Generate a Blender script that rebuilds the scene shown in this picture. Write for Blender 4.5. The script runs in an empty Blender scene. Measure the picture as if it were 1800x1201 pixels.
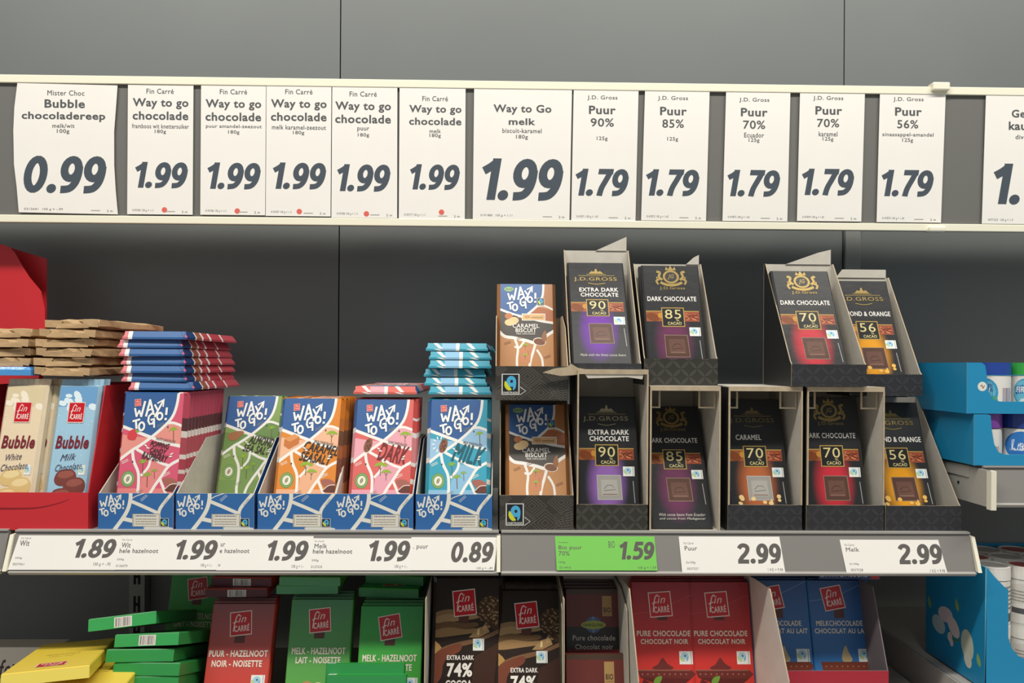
import bpy, math, random
from mathutils import Vector, Matrix, Euler
random.seed(7)
SC = bpy.context.scene
COL = SC.collection

# ------------------------------------------------------------------ camera
F_PX = 1350.0
CAM = Vector((0.0, 0.0, 1.45))
_th, _ph = math.radians(1.05), math.radians(0.37)
FW = Vector((math.sin(_th), math.cos(_th), 0))
_R0 = Vector((math.cos(_th), -math.sin(_th), 0)); _U0 = Vector((0, 0, 1))
RT = _R0 * math.cos(_ph) + _U0 * math.sin(_ph)
UP = _U0 * math.cos(_ph) - _R0 * math.sin(_ph)
cd = bpy.data.cameras.new('camera'); cam = bpy.data.objects.new('camera', cd); COL.objects.link(cam)
M3 = Matrix((RT, UP, -FW)).transposed()
cam.matrix_world = Matrix.Translation(CAM) @ M3.to_4x4()
cd.sensor_width = 36.0; cd.lens = 36.0 * F_PX / 1800.0
cd.shift_y = 39.5 / 1800.0
cd.clip_start = 0.02
SC.camera = cam

# ------------------------------------------------------------------ light
SC.view_settings.view_transform = 'Standard'; SC.view_settings.look = 'None'
SC.view_settings.gamma = 1.0; SC.view_settings.use_curve_mapping = False
SC.view_settings.exposure = 0.0
W_ = bpy.data.worlds.new('store_ambient'); SC.world = W_; W_.use_nodes = True
_bg = W_.node_tree.nodes['Background']
_bg.inputs[0].default_value = (0.95, 0.98, 1.0, 1); _bg.inputs[1].default_value = 0.32
def area(name, loc, target, sx, sy, power, col):
    l = bpy.data.lights.new(name, 'AREA'); l.shape = 'RECTANGLE'; l.size = sx; l.size_y = sy
    l.energy = power; l.color = col
    o = bpy.data.objects.new(name, l); COL.objects.link(o); o.location = loc
    d = Vector(target) - Vector(loc); o.rotation_euler = d.to_track_quat('-Z', 'Y').to_euler()
    return o
area('ceiling_strip_lamp', (0.1, -0.10, 3.65), (0.0, 1.25, 1.40), 4.5, 0.10, 112, (1.0, 0.955, 0.87))

# ------------------------------------------------------------------ helpers
def at(px, py, Y):
    d = FW + RT * ((px - 900.0) / F_PX) + UP * ((640.0 - py) / F_PX)
    return CAM + d * (Y / d.y)
def X(px, py, Y): return at(px, py, Y).x
def Z(px, py, Y): return at(px, py, Y).z

def lin(c):
    if isinstance(c, str):
        c = c.lstrip('#'); c = [int(c[i:i+2], 16) / 255 for i in (0, 2, 4)]
    return tuple((v / 12.92 if v <= 0.04045 else ((v + 0.055) / 1.055) ** 2.4) for v in c)

_mats = {}
def mat(name, col='#808080', rough=0.5, metal=0.0, noise=None, bump=0.0, bscale=200.0, spec=0.5, coat=0.0):
    if name in _mats: return _mats[name]
    m = bpy.data.materials.new(name); m.use_nodes = True
    nt = m.node_tree; b = nt.nodes['Principled BSDF']
    c = lin(col)
    b.inputs['Base Color'].default_value = (*c, 1); b.inputs['Roughness'].default_value = rough
    b.inputs['Metallic'].default_value = metal; b.inputs['Specular IOR Level'].default_value = spec
    b.inputs['Coat Weight'].default_value = coat
    tc = nt.nodes.new('ShaderNodeTexCoord')
    if noise:
        n = nt.nodes.new('ShaderNodeTexNoise'); n.inputs['Scale'].default_value = noise[0]; n.inputs['Detail'].default_value = 4
        r = nt.nodes.new('ShaderNodeValToRGB'); a = noise[1]
        r.color_ramp.elements[0].position = .3; r.color_ramp.elements[1].position = .7
        r.color_ramp.elements[0].color = tuple(max(0, x * (1 - a)) for x in c) + (1,)
        r.color_ramp.elements[1].color = tuple(min(1, x * (1 + a)) for x in c) + (1,)
        nt.links.new(tc.outputs['Object'], n.inputs['Vector']); nt.links.new(n.outputs['Fac'], r.inputs['Fac'])
        nt.links.new(r.outputs['Color'], b.inputs['Base Color'])
    if bump:
        n2 = nt.nodes.new('ShaderNodeTexNoise'); n2.inputs['Scale'].default_value = bscale; n2.inputs['Detail'].default_value = 3
        bp = nt.nodes.new('ShaderNodeBump'); bp.inputs['Strength'].default_value = bump; bp.inputs['Distance'].default_value = 0.002
        nt.links.new(tc.outputs['Object'], n2.inputs['Vector']); nt.links.new(n2.outputs['Fac'], bp.inputs['Height'])
        nt.links.new(bp.outputs['Normal'], b.inputs['Normal'])
    _mats[name] = m
    return m
def ink(name, rough=0.45, spec=0.4, metal=0.0, bump=0.0, bscale=60.0):
    """printed ink: flat print colour comes with the print itself"""
    if name in _mats: return _mats[name]
    m = mat(name, '#ffffff', rough, metal, None, bump, bscale, spec)
    nt = m.node_tree; a = nt.nodes.new('ShaderNodeAttribute'); a.attribute_name = 'ink'
    nt.links.new(a.outputs['Color'], nt.nodes['Principled BSDF'].inputs['Base Color'])
    return m
INK = ink('printed_ink'); INKG = ink('glossy_printed_ink', 0.34, 0.16, 0, 0.2, 45.0); INKS = ink('satin_printed_ink', 0.36, 0.5)
INKF = ink('gold_foil_ink', 0.4, 0.4, 0.5)

class MB:
    """collects polygons with material slots, builds one mesh"""
    def __init__(s): s.v = []; s.f = []; s.m = []; s.mats = []
    def slot(s, m):
        if m not in s.mats: s.mats.append(m)
        return s.mats.index(m)
    def face(s, pts, m):
        i = len(s.v); s.v += [tuple(p) for p in pts]; s.f.append(tuple(range(i, i + len(pts)))); s.m.append(s.slot(m))
    def box(s, x0, x1, y0, y1, z0, z1, m, front=None):
        p = [(x, y, z) for z in (z0, z1) for y in (y0, y1) for x in (x0, x1)]
        for k, q in enumerate(((0, 1, 5, 4), (1, 3, 7, 5), (3, 2, 6, 7), (2, 0, 4, 6), (4, 5, 7, 6), (2, 3, 1, 0))):
            s.face([p[i] for i in q], front if (front and k == 0) else m)
    def prism(s, pts, O, U, V, t, outer, inner=None, rim=None):
        O, U, V = Vector(O), Vector(U), Vector(V); N = U.cross(V).normalized()
        a = [O + U * x + V * y for x, y in pts]; b = [p - N * t for p in a]
        s.face(a, outer); s.face(b[::-1], inner or outer)
        n = len(a)
        for i in range(n):
            j = (i + 1) % n; s.face((a[i], b[i], b[j], a[j]), rim or outer)
    def cyl(s, c, r0, r1, h, m, n=28, top=True, m_top=None):
        c = Vector(c); A = [(math.cos(2 * math.pi * i / n), math.sin(2 * math.pi * i / n)) for i in range(n)]
        lo = [c + Vector((x * r0, y * r0, 0)) for x, y in A]; hi = [c + Vector((x * r1, y * r1, h)) for x, y in A]
        for i in range(n):
            j = (i + 1) % n; s.face((lo[i], lo[j], hi[j], hi[i]), m)
        s.face(lo[::-1], m)
        if top: s.face(hi, m_top or m)
    def ring(s, c, ro, ri, h, m, n=28):
        c = Vector(c); A = [Vector((math.cos(2 * math.pi * i / n), math.sin(2 * math.pi * i / n), 0)) for i in range(n)]
        e = Vector((0, 0, h))
        for i in range(n):
            j = (i + 1) % n
            s.face((c + A[i] * ro, c + A[j] * ro, c + A[j] * ro + e, c + A[i] * ro + e), m)
            s.face((c + A[j] * ri, c + A[i] * ri, c + A[i] * ri + e, c + A[j] * ri + e), m)
            s.face((c + A[i] * ro + e, c + A[j] * ro + e, c + A[j] * ri + e, c + A[i] * ri + e), m)
    def mesh(s, name, merge=True):
        me = bpy.data.meshes.new(name)
        v, f = s.v, s.f
        if merge:
            d = {}; nv = []; remap = []
            for p in v:
                k = (round(p[0], 6), round(p[1], 6), round(p[2], 6))
                if k not in d: d[k] = len(nv); nv.append(p)
                remap.append(d[k])
            f = [tuple(remap[i] for i in q) for q in f]; v = nv
        me.from_pydata(v, [], f)
        for m in s.mats: me.materials.append(m)
        me.polygons.foreach_set('material_index', s.m); me.update()
        return me

def link(name, me, parent=None, **props):
    o = bpy.data.objects.new(name, me); COL.objects.link(o)
    if parent is not None: o.parent = parent
    for k, v in props.items(): o[k] = v
    return o
def thing(name, label, cat, loc=(0, 0, 0), rot=(0, 0, 0), group=None, mesh=None):
    o = link(name, mesh); o.location = loc; o.rotation_euler = rot
    o['label'] = label; o['category'] = cat
    if group: o['group'] = group
    if mesh is None: o.empty_display_size = 0.02
    return o
def struct(name, me, parent=None):
    o = link(name, me, parent)
    if parent is None: o['kind'] = 'structure'
    return o

# ------------------------------------------------------------------ flat print
_tcache = {}
def text_tris(s, off=0.0, shear=0.0):
    k = (s, off, shear)
    if k in _tcache: return _tcache[k]
    c = bpy.data.curves.new('text', 'FONT'); c.body = s; c.offset = off; c.shear = shear; c.resolution_u = 3; c.space_character = 1.08
    o = bpy.data.objects.new('text', c); COL.objects.link(o)
    dg = bpy.context.evaluated_depsgraph_get(); e = o.evaluated_get(dg); me = e.to_mesh()
    P = [[(me.vertices[i].co.x, me.vertices[i].co.y) for i in p.vertices] for p in me.polygons]
    e.to_mesh_clear(); bpy.data.objects.remove(o); bpy.data.curves.remove(c)
    xs = [p[0] for t in P for p in t] or [0, 1]; ys = [p[1] for t in P for p in t] or [0, 1]
    r = (P, min(xs), min(ys), max(xs), max(ys)); _tcache[k] = r
    return r
def smooth(pts, n=6, closed=False):
    if len(pts) < 3: return list(pts)
    out = []; m = len(pts); rng = m if closed else m - 1
    g = (lambda i: pts[i % m]) if closed else (lambda i: pts[max(0, min(m - 1, i))])
    for i in range(rng):
        a, b, c, d = g(i - 1), g(i), g(i + 1), g(i + 2)
        for k in range(n):
            t = k / n
            out.append(tuple(0.5 * (2 * b[q] + (c[q] - a[q]) * t + (2 * a[q] - 5 * b[q] + 4 * c[q] - d[q]) * t * t + (3 * b[q] - a[q] - 3 * c[q] + d[q]) * t ** 3) for q in (0, 1)))
    if not closed: out.append(tuple(pts[-1]))
    return out
def ell(cx, cy, rx, ry, n=20, a0=0, a1=360, rot=0):
    ca, sa = math.cos(math.radians(rot)), math.sin(math.radians(rot)); o = []
    full = abs(a1 - a0) >= 360
    for i in range(n if full else n + 1):
        a = math.radians(a0 + (a1 - a0) * i / n); x, y = rx * math.cos(a), ry * math.sin(a)
        o.append((cx + x * ca - y * sa, cy + x * sa + y * ca))
    return o
def ribbon_quads(pts, w, closed=False, w1=None):
    n = len(pts); L = []; Rr = []
    for i in range(n):
        if closed: a, b = pts[i - 1], pts[(i + 1) % n]
        else: a, b = pts[max(0, i - 1)], pts[min(n - 1, i + 1)]
        dx, dy = b[0] - a[0], b[1] - a[1]; l = math.hypot(dx, dy) or 1
        ww = w if w1 is None else w + (w1 - w) * i / max(1, n - 1)
        nx, ny = -dy / l * ww / 2, dx / l * ww / 2
        L.append((pts[i][0] + nx, pts[i][1] + ny)); Rr.append((pts[i][0] - nx, pts[i][1] - ny))
    q = []
    for i in range(n if closed else n - 1):
        j = (i + 1) % n; q.append([L[i], L[j], Rr[j], Rr[i]])
    return q
DIG = {  # centre lines: list of (points, smooth, closed), advance
    '0': ([(ell(.3, .5, .2, .4, 22), 0, 1)], .62),
    '1': ([([(.06, .7), (.2, .79), (.33, .9)], 0, 0), ([(.33, 1.0), (.33, .012)], 0, 0)], .46),
    '2': ([([(.08, .74), (.16, .86), (.3, .9), (.45, .83), (.48, .67), (.38, .48), (.22, .3), (.12, .12)], 1, 0), ([(.03, .1), (.55, .1)], 0, 0)], .6),
    '5': ([([(.54, .9), (.1, .9)], 0, 0), ([(.19, .9), (.15, .48)], 0, 0), ([(.12, .53), (.3, .59), (.45, .5), (.49, .34), (.42, .17), (.28, .1), (.06, .13)], 1, 0)], .6),
    '7': ([([(.04, .9), (.56, .9)], 0, 0), ([(.47, .92), (.36, .62), (.24, .3), (.2, .012)], 1, 0)], .56),
    '8': ([(ell(.3, .7, .16, .2, 20), 0, 1), (ell(.3, .3, .2, .2, 20), 0, 1)], .62),
    '9': ([(ell(.28, .65, .18, .25, 20), 0, 1), ([(.47, .72), (.47, .48), (.42, .27), (.3, .13), (.08, .1)], 1, 0)], .6),
    '.': ([], .3),
}
WAY = [([(1012, 742), (1040, 836)], 20), ([(1036, 836), (1068, 765)], 18), ([(1064, 765), (1098, 836)], 18), ([(1094, 836), (1128, 668)], 22),
       ([(1152, 832), (1188, 650)], 22), ([(1184, 652), (1238, 792)], 22), ([(1166, 770), (1222, 748)], 17),
       ([(1246, 704), (1290, 768)], 20), ([(1256, 838), (1348, 656)], 20), ([(1278, 692), (1356, 648), (1348, 728)], 17),
       ([(996, 884), (1086, 862)], 20), ([(1036, 878), (1052, 964)], 22),
       (ell(1110, 936, 32, 42, 18) + [(1142, 936)], 21),
       ([(1256, 806), (1222, 800), (1188, 830), (1184, 880), (1206, 912), (1240, 906), (1248, 880)], 21), ([(1212, 868), (1262, 856)], 18), ([(1254, 862), (1262, 950)], 19),
       (ell(1318, 828, 32, 36, 18) + [(1350, 828)], 21),
       ([(1396, 735), (1394, 815)], 23), ([(1392, 846), (1392, 870)], 24)]

class Art:
    """flat print on a W x H face; drawn in any box of drawing units (y down)"""
    DZ = 0.000006
    def __init__(s, W, H, box=(0, 0, 1, 1)):
        s.W, s.H, s.box = W, H, box; s.faces = []; s.k = 0; s.rotd = None; s.m = None
    def rot(s, cx=0, cy=0, deg=0): s.rotd = (cx, cy, math.cos(math.radians(deg)), math.sin(math.radians(deg))) if deg else None
    def _p(s, p):
        x, y = p
        if s.rotd:
            cx, cy, c, n = s.rotd; dx, dy = x - cx, y - cy; x, y = cx + dx * c - dy * n, cy + dx * n + dy * c
        x0, y0, x1, y1 = s.box
        return ((x - x0) / (x1 - x0) * s.W, (y1 - y) / (y1 - y0) * s.H)
    def _clip(s, P):
        for ax, lim, sg in ((0, 0, 1), (0, s.W, -1), (1, 0, 1), (1, s.H, -1)):
            if not P: return P
            d = [(p[ax] - lim) * sg for p in P]
            if min(d) >= -1e-9: continue
            if max(d) <= 1e-9: return []
            o = []
            for i in range(len(P)):
                a, b = P[i - 1], P[i]; da, db = d[i - 1], d[i]
                if (da >= 0) != (db >= 0):
                    t = da / (da - db); o.append((a[0] + (b[0] - a[0]) * t, a[1] + (b[1] - a[1]) * t))
                if db >= 0: o.append(b)
            P = o
        return P
    def _add(s, P, col, m=None):
        P = s._clip([s._p(p) for p in P])
        if len(P) < 3: return
        A = sum(P[i - 1][0] * P[i][1] - P[i][0] * P[i - 1][1] for i in range(len(P)))
        if abs(A) < 1e-12: return
        if A < 0: P = P[::-1]
        s.faces.append((P, s.k, [col] * len(P), m))
    def poly(s, P, col, m=None): s.k += 1; s._add(P, lin(col), m)
    def rect(s, x0, y0, x1, y1, col, m=None): s.poly([(x0, y0), (x1, y0), (x1, y1), (x0, y1)], col, m)
    def frame(s, x0, y0, x1, y1, w, col, m=None):
        s.k += 1; c = lin(col)
        for a in ((x0, y0, x1, y0 + w), (x0, y1 - w, x1, y1), (x0, y0 + w, x0 + w, y1 - w), (x1 - w, y0 + w, x1, y1 - w)):
            s._add([(a[0], a[1]), (a[2], a[1]), (a[2], a[3]), (a[0], a[3])], c, m)
    def ell(s, cx, cy, rx, ry, col, rot=0, n=20, m=None): s.poly(ell(cx, cy, rx, ry, n, rot=rot), col, m)
    def line(s, P, w, col, sm=False, closed=False, w1=None, m=None):
        s.k += 1; c = lin(col)
        if sm: P = smooth(P, 6, closed)
        for q in ribbon_quads(P, w, closed, w1): s._add(q, c, m)
    def text(s, t, x0, y0, x1, y1, col, off=0.015, shear=0.0, m=None):
        if 'M' in t and off > .004:               # the wide M is emboldened by overprinting
            dx = off * 1.2 * (y1 - y0); dy = dx * .7
            for ax, ay in ((-dx, 0), (dx, 0), (0, -dy), (0, dy)): s.text(t, x0 + ax, y0 + ay, x1 + ax, y1 + ay, col, 0.0, shear, m)
            return
        P, a, b, c, d = text_tris(t, off, shear); s.k += 1; cc = lin(col)
        for tri in P:
            s._add([(x0 + (p[0] - a) / (c - a) * (x1 - x0), y1 - (p[1] - b) / (d - b) * (y1 - y0)) for p in tri], cc, m)
    def digits(s, t, x0, y0, x1, y1, col, w=0.2, shear=0.16):
        Q = []; x = 0
        for ch in t:
            st, adv = DIG[ch]
            if ch == '.': Q.append([(x + p[0], p[1]) for p in ell(.14, .125, .125, .125, 14)]); Q[-1] = [Q[-1]]
            for pts, sm, cl in st:
                if sm: pts = smooth(pts, 5)
                Q.append([[(x + p[0], p[1]) for p in q] for q in ribbon_quads(pts, w, cl)])
            x += adv
        Q = [[[(p[0] + shear * p[1], p[1]) for p in q] for q in g] for g in Q]
        al = [p for g in Q for q in g for p in q]
        a, b, c, d = min(p[0] for p in al), min(p[1] for p in al), max(p[0] for p in al), max(p[1] for p in al)
        cc = lin(col)
        for g in Q:
            s.k += 1
            for q in g: s._add([(x0 + (p[0] - a) / (c - a) * (x1 - x0), y1 - (p[1] - b) / (d - b) * (y1 - y0)) for p in q], cc)
    def way(s, x0, y0, x1, y1, col='#f6f6f2', wk=1.0):
        sx, sy = (x1 - x0) / 415.0, (y1 - y0) / 330.0
        for P, w in WAY:
            P = [(x0 + (p[0] - 993) * sx, y0 + (p[1] - 645) * sy) for p in P]
            s.line(P, w * 1.1 * wk * (sx + sy) / 2, col)
    def grad(s, x0, y0, x1, y1, nx, ny, fn, m=None):
        s.k += 1
        for i in range(nx):
            for j in range(ny):
                q = [(i, j), (i + 1, j), (i + 1, j + 1), (i, j + 1)]
                P = [s._p((x0 + (x1 - x0) * a / nx, y0 + (y1 - y0) * b / ny)) for a, b in q]
                C = [fn(a / nx, b / ny) for a, b in q]
                s.faces.append((P[::-1], s.k, C[::-1], m))
    def bars(s, x0, y0, x1, y1, n=22, seed=1, col='#3c3a3a', bg='#ece6e2'):
        s.rect(x0, y0, x1, y1, bg); r = random.Random(seed); x = x0 + (x1 - x0) * .05; s.k += 1
        h = (y1 - y0) * .06
        while x < x1 - (x1 - x0) * .06:
            w = (x1 - x0) / n * r.choice((.4, .5, .9)); s._add([(x, y0 + h), (x + w, y0 + h), (x + w, y1 - h), (x, y1 - h)], lin(col)); x += w + (x1 - x0) / n * r.choice((.4, .6, .9))
    def scribble(s, x0, y0, x1, y1, n, col, seed=0, w=None):
        """rows of tiny unreadable text, as short dashes"""
        r = random.Random(seed); h = (y1 - y0) / n; s.k += 1; c = lin(col)
        for k in range(n):
            x = x0; y = y0 + h * (k + .25)
            while x < x1:
                l = r.uniform(.03, .09) * (x1 - x0); e = min(x1, x + l)
                s._add([(x, y), (e, y), (e, y + h * .45), (x, y + h * .45)], c); x = e + (x1 - x0) * .018
    def fair(s, x0, y0, x1, y1, dark=True, strip=True):
        w, h = x1 - x0, y1 - y0
        s.rect(x0, y0, x1, y1, '#e9ebe6' if not dark else '#d8d8d2')
        if dark:
            s.rect(x0 + w * .06, y0 + h * .04, x1 - w * .06, y1 - h * .04, '#22242a')
        else:
            s.line([(x1 - w * .12, y0), (x1 - w * .12, y1)], w * .03, '#40444a')
        cx, cy = x0 + w * (.54 if dark else .42), y0 + h * .36
        s.ell(cx, cy, w * .27, h * .26, '#4fb0dc' if dark else '#a8cfe0')
        s.poly(smooth([(cx + w * .27, cy), (cx + w * .24, cy + h * .3), (cx + w * .1, cy + h * .42), (cx + w * .12, cy + h * .2)], 4, True), '#4fb0dc' if dark else '#7fb4d4')
        s.poly(smooth([(cx - w * .34, cy - h * .02), (cx - w * .38, cy + h * .22), (cx - w * .2, cy + h * .42), (cx + w * .02, cy + h * .4), (cx - w * .12, cy + h * .22)], 4, True), '#d6d93a' if dark else '#b9d29a')
        s.ell(cx + w * .02, cy, w * .08, h * .075, '#22242a' if dark else '#3b6a8c')
        if dark: s.text('FAIRTRADE', x0 + w * .1, y0 + h * .85, x1 - w * .1, y1 - h * .06, '#e8e8e2', .02)
    def fin(s, cx, cy, w, deg, h=None):
        h = h or w * 1.05
        s.rot(cx, cy, deg)
        s.rect(cx - w / 2, cy - h / 2, cx + w / 2, cy + h / 2, '#e6d2c8')
        s.rect(cx - w * .46, cy - h * .46, cx + w * .46, cy + h * .46, '#c4202b')
        s.line([(cx - w * .34, cy + h * .3), (cx - w * .29, cy + h * .02), (cx - w * .2, cy - h * .27), (cx - w * .1, cy - h * .37), (cx - w * .04, cy - h * .3)], w * .045, '#f0dcd6', True); s.line([(cx - w * .36, cy - h * .04), (cx - w * .14, cy - h * .1)], w * .04, '#f0dcd6')
        s.text('in', cx - w * .12, cy - h * .32, cx + w * .24, cy - h * .04, '#f0dcd6', 0.0, .35)
        s.text('CARRÉ', cx - w * .3, cy + h * .02, cx + w * .38, cy + h * .33, '#f0dcd6', .02)
        s.rot()
    def palm(s, x, y, h, col='#8fb53c', tr='#6e5a3c'):
        s.line([(x, y), (x - h * .04, y - h * .7)], h * .05, tr)
        for a in (-150, -115, -80, -45, -15, 165):
            r = math.radians(a); s.line([(x - h * .04, y - h * .7), (x - h * .04 + h * .2 * math.cos(r), y - h * .78 + h * .16 * math.sin(r)), (x - h * .04 + h * .36 * math.cos(r), y - h * .66 + h * .2 * math.sin(r))], h * .09, col, w1=h * .02)
    def acacia(s, x, y, h, col='#94b63c', tr='#6e5a3c'):
        s.line([(x, y), (x, y - h * .7)], h * .05, tr); s.line([(x, y - h * .4), (x + h * .2, y - h * .75)], h * .04, tr); s.line([(x, y - h * .45), (x - h * .2, y - h * .75)], h * .04, tr)
        s.poly(smooth([(x - h * .5, y - h * .68), (x - h * .25, y - h * .95), (x + h * .1, y - h), (x + h * .5, y - h * .8), (x + h * .42, y - h * .68), (x, y - h * .76)], 4, True), col)
    def build(s, name, frames_mat, O, U, V):
        pass

def art_mesh(name, items, default=INK):
    """items: list of (Art, origin, U, V); one mesh lying just proud of each face"""
    v = []; f = []; cols = []; mi = []; mats = [default]
    for it in items:
        A, O, U, V = it[:4]; rad = it[4] if len(it) > 4 else None
        O, U, V = Vector(O), Vector(U), Vector(V); N = U.cross(V).normalized(); FS = A.faces
        if rad:                                   # print wrapped round a tub: cut into narrow strips first
            FS = []
            for P, k, C, m in A.faces:
                u0, u1 = min(p[0] for p in P), max(p[0] for p in P); n = max(1, int((u1 - u0) / .0025))
                for j in range(n):
                    Q = P
                    for lim, sg in ((u0 + (u1 - u0) * j / n, 1), (u0 + (u1 - u0) * (j + 1) / n, -1)):
                        o = []
                        for i in range(len(Q)):
                            a, b = Q[i - 1], Q[i]; da, db = (a[0] - lim) * sg, (b[0] - lim) * sg
                            if (da >= 0) != (db >= 0): t = da / (da - db); o.append((a[0] + (b[0] - a[0]) * t, a[1] + (b[1] - a[1]) * t))
                            if db >= 0: o.append(b)
                        Q = o
                        if not Q: break
                    if len(Q) > 2: FS.append((Q, k, [C[0]] * len(Q), m))
        for P, k, C, m in FS:
            i = len(v); h = 0.00012 + k * Art.DZ
            for p in P:
                if rad:
                    th = (p[0] - A.W / 2) / rad; v.append(O + Vector(((rad + h * 2) * math.sin(th), -(rad + h * 2) * math.cos(th), p[1])))
                else: v.append(O + U * p[0] + V * p[1] + N * h)
            f.append(tuple(range(i, i + len(P)))); cols += C
            mm = m or default
            if mm not in mats: mats.append(mm)
            mi.append(mats.index(mm))
    me = bpy.data.meshes.new(name); me.from_pydata([tuple(p) for p in v], [], f)
    for m in mats: me.materials.append(m)
    me.polygons.foreach_set('material_index', mi)
    ca = me.color_attributes.new('ink', 'FLOAT_COLOR', 'CORNER')
    ca.data.foreach_set('color', [c for q in cols for c in (*q, 1.0)])
    me.update()
    return me

EX, EY, EZ = (1, 0, 0), (0, 1, 0), (0, 0, 1); NX, NY, NZ = (-1, 0, 0), (0, -1, 0), (0, 0, -1)

# ------------------------------------------------------------------ materials
PANEL = mat('grey_back_panel', '#717574', .42, noise=(3.0, .05)); SEAM = mat('dark_joint', '#1c1e20', .8)
POST = mat('grey_painted_post', '#8d8f8c', .4); DARK = mat('slot_black', '#0c0d10', .8)
RAILG = mat('grey_plastic_rail', '#85827e', .35); RAILL = mat('light_grey_rail_lip', '#a8a5a0', .35)
STEEL = mat('pale_shelf_steel', '#b9b6ae', .4, noise=(8, .04)); CREAM = mat('cream_plastic_rail', '#f1edd8', .4)
BACKG = mat('dark_grey_backing', '#6b6b67', .5); CARD = mat('white_card', '#efece6', .55, noise=(14, .012))
KRAFT = mat('kraft_card', '#b6a58b', .8, noise=(60, .12)); GREYB = mat('grey_board', '#cbc5b9', .75, noise=(50, .06))
BLACKC = mat('black_carton', '#2c2c2c', .42); RED = mat('red_carton', '#c4262e', .45); BLUEW = mat('blue_carton', '#2c62a0', .42)
CYAN = mat('cyan_carton', '#1f8fc0', .42); GREENP = mat('green_price_paper', '#79c957', .5); WHITEP = mat('white_plastic', '#dcd9d2', .35)

# ------------------------------------------------------------------ the setting
YW = 1.47
fl = MB(); fl.box(-4, 4, -4, YW + .05, -.05, 0, mat('beige_floor_tile', '#b9b2a6', .35, noise=(2, .06))); struct('floor', fl.mesh('floor'))
wb = MB(); wb.box(-2.6, 2.6, YW + .012, YW + .03, 0, 2.75, SEAM); wall = struct('wall_back', wb.mesh('wall_back'))
YU = 1.44                                        # the upper cladding hangs in front of the uprights
zc = Z(876, 950, YU); x0 = X(597, 300, YU); PW = X(1482.5, 300, YU) - x0
for k in range(-2, 3):
    p = MB(); p.box(x0 + k * PW + .0011, x0 + (k + 1) * PW - .0011, YU, YU + .004, zc, 2.74, PANEL)
    struct('panel', p.mesh('panel'), wall)
for k in range(-2, 3):                           # plain lower back panels between the uprights
    p = MB(); p.box(.006 + k * .665 - .664, .006 + k * .665 - .001, YW, YW + .011, .01, zc + .03, PANEL)
    struct('panel', p.mesh('panel'), wall)
def bevel(o, w=.001):
    m = o.modifiers.new('bevel', 'BEVEL'); m.width = w; m.segments = 2; m.limit_method = 'ANGLE'
    return o
POSTX = (-.671, .006, .684)
for px_, lab in zip(POSTX, ('slotted grey steel upright left, above the green boxes', 'slotted grey steel upright in the middle, hidden behind the biscuit bars', 'slotted grey steel upright right, rising behind the orange-almond carton')):
    t = thing('upright_post', lab, 'shelf post', (px_, YW - .002, 0), group='slotted uprights of the shelving')
    m = MB(); m.box(-.0145, .0145, -.022, 0, 0.02, 2.6, POST); bevel(link('post_body', m.mesh('post_body'), t))
    s = MB()
    for k in range(46):
        z = .15 + k * .052
        for sx in (-1, 1):
            s.box(sx * .004 - .0022, sx * .004 + .0022, -.0225, -.0215, z, z + .03, DARK)
        s.box(-.003, .003, -.0225, -.0215, z + .012, z + .017, DARK)
    o = link('slot_row', s.mesh('slots', False), t); o['kind'] = 'stuff'

t = thing('cover_strip', 'plain grey cover strip on the wall right, above the orange-almond carton', 'cover strip', (X(1497, 450, YU), YU, zc))
m = MB(); m.box(-.0145, .0145, -.006, -.0002, 0, Z(1497, 380, YU) - zc, POST); bevel(link('strip_body', m.mesh('cover_strip'), t))

# price strip with cards -------------------------------------------------------
YS = 1.25
sx0, sx1 = -2.1, 2.1
zt1, zt0, zb1, zb0 = Z(876, 141.5, YS), Z(876, 155.5, YS), Z(876, 385.5, YS), Z(876, 398.5, YS)
ps = thing('price_strip', 'long cream price strip with dark grey backing hanging above the bars', 'price strip', (0, YS, 0))
m = MB(); m.box(sx0, sx1, .006, .009, zb0, zt1, BACKG); link('backing_panel', m.mesh('backing'), ps)
m = MB(); m.box(sx0, sx1, .0012, .0058, zt0, zt1, CREAM); bevel(link('top_rail', m.mesh('top_rail'), ps))
m = MB(); m.box(sx0, sx1, .0012, .0058, zb0, zb1, CREAM); bevel(link('bottom_rail', m.mesh('bottom_rail'), ps))
m = MB(); m.box(X(1637, 153, YS), X(1667, 153, YS), -.006, .012, Z(1652, 160, YS), Z(1652, 146, YS), CREAM); bevel(link('connector_clip', m.mesh('clip'), ps), .002)
m = MB(); m.box(X(1631, 405, YS), X(1660, 405, YS), -.006, .012, Z(1645, 408, YS), Z(1645, 399, YS), CREAM); bevel(link('connector_clip', m.mesh('clip'), ps), .002)
for px_ in POSTX:
    m = MB(); m.box(px_ - .008, px_ + .008, .009, YU - .001 - YS, zt1 - .06, zt1 - .03, POST); link('bracket_arm', m.mesh('bracket_arm'), ps)

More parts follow.
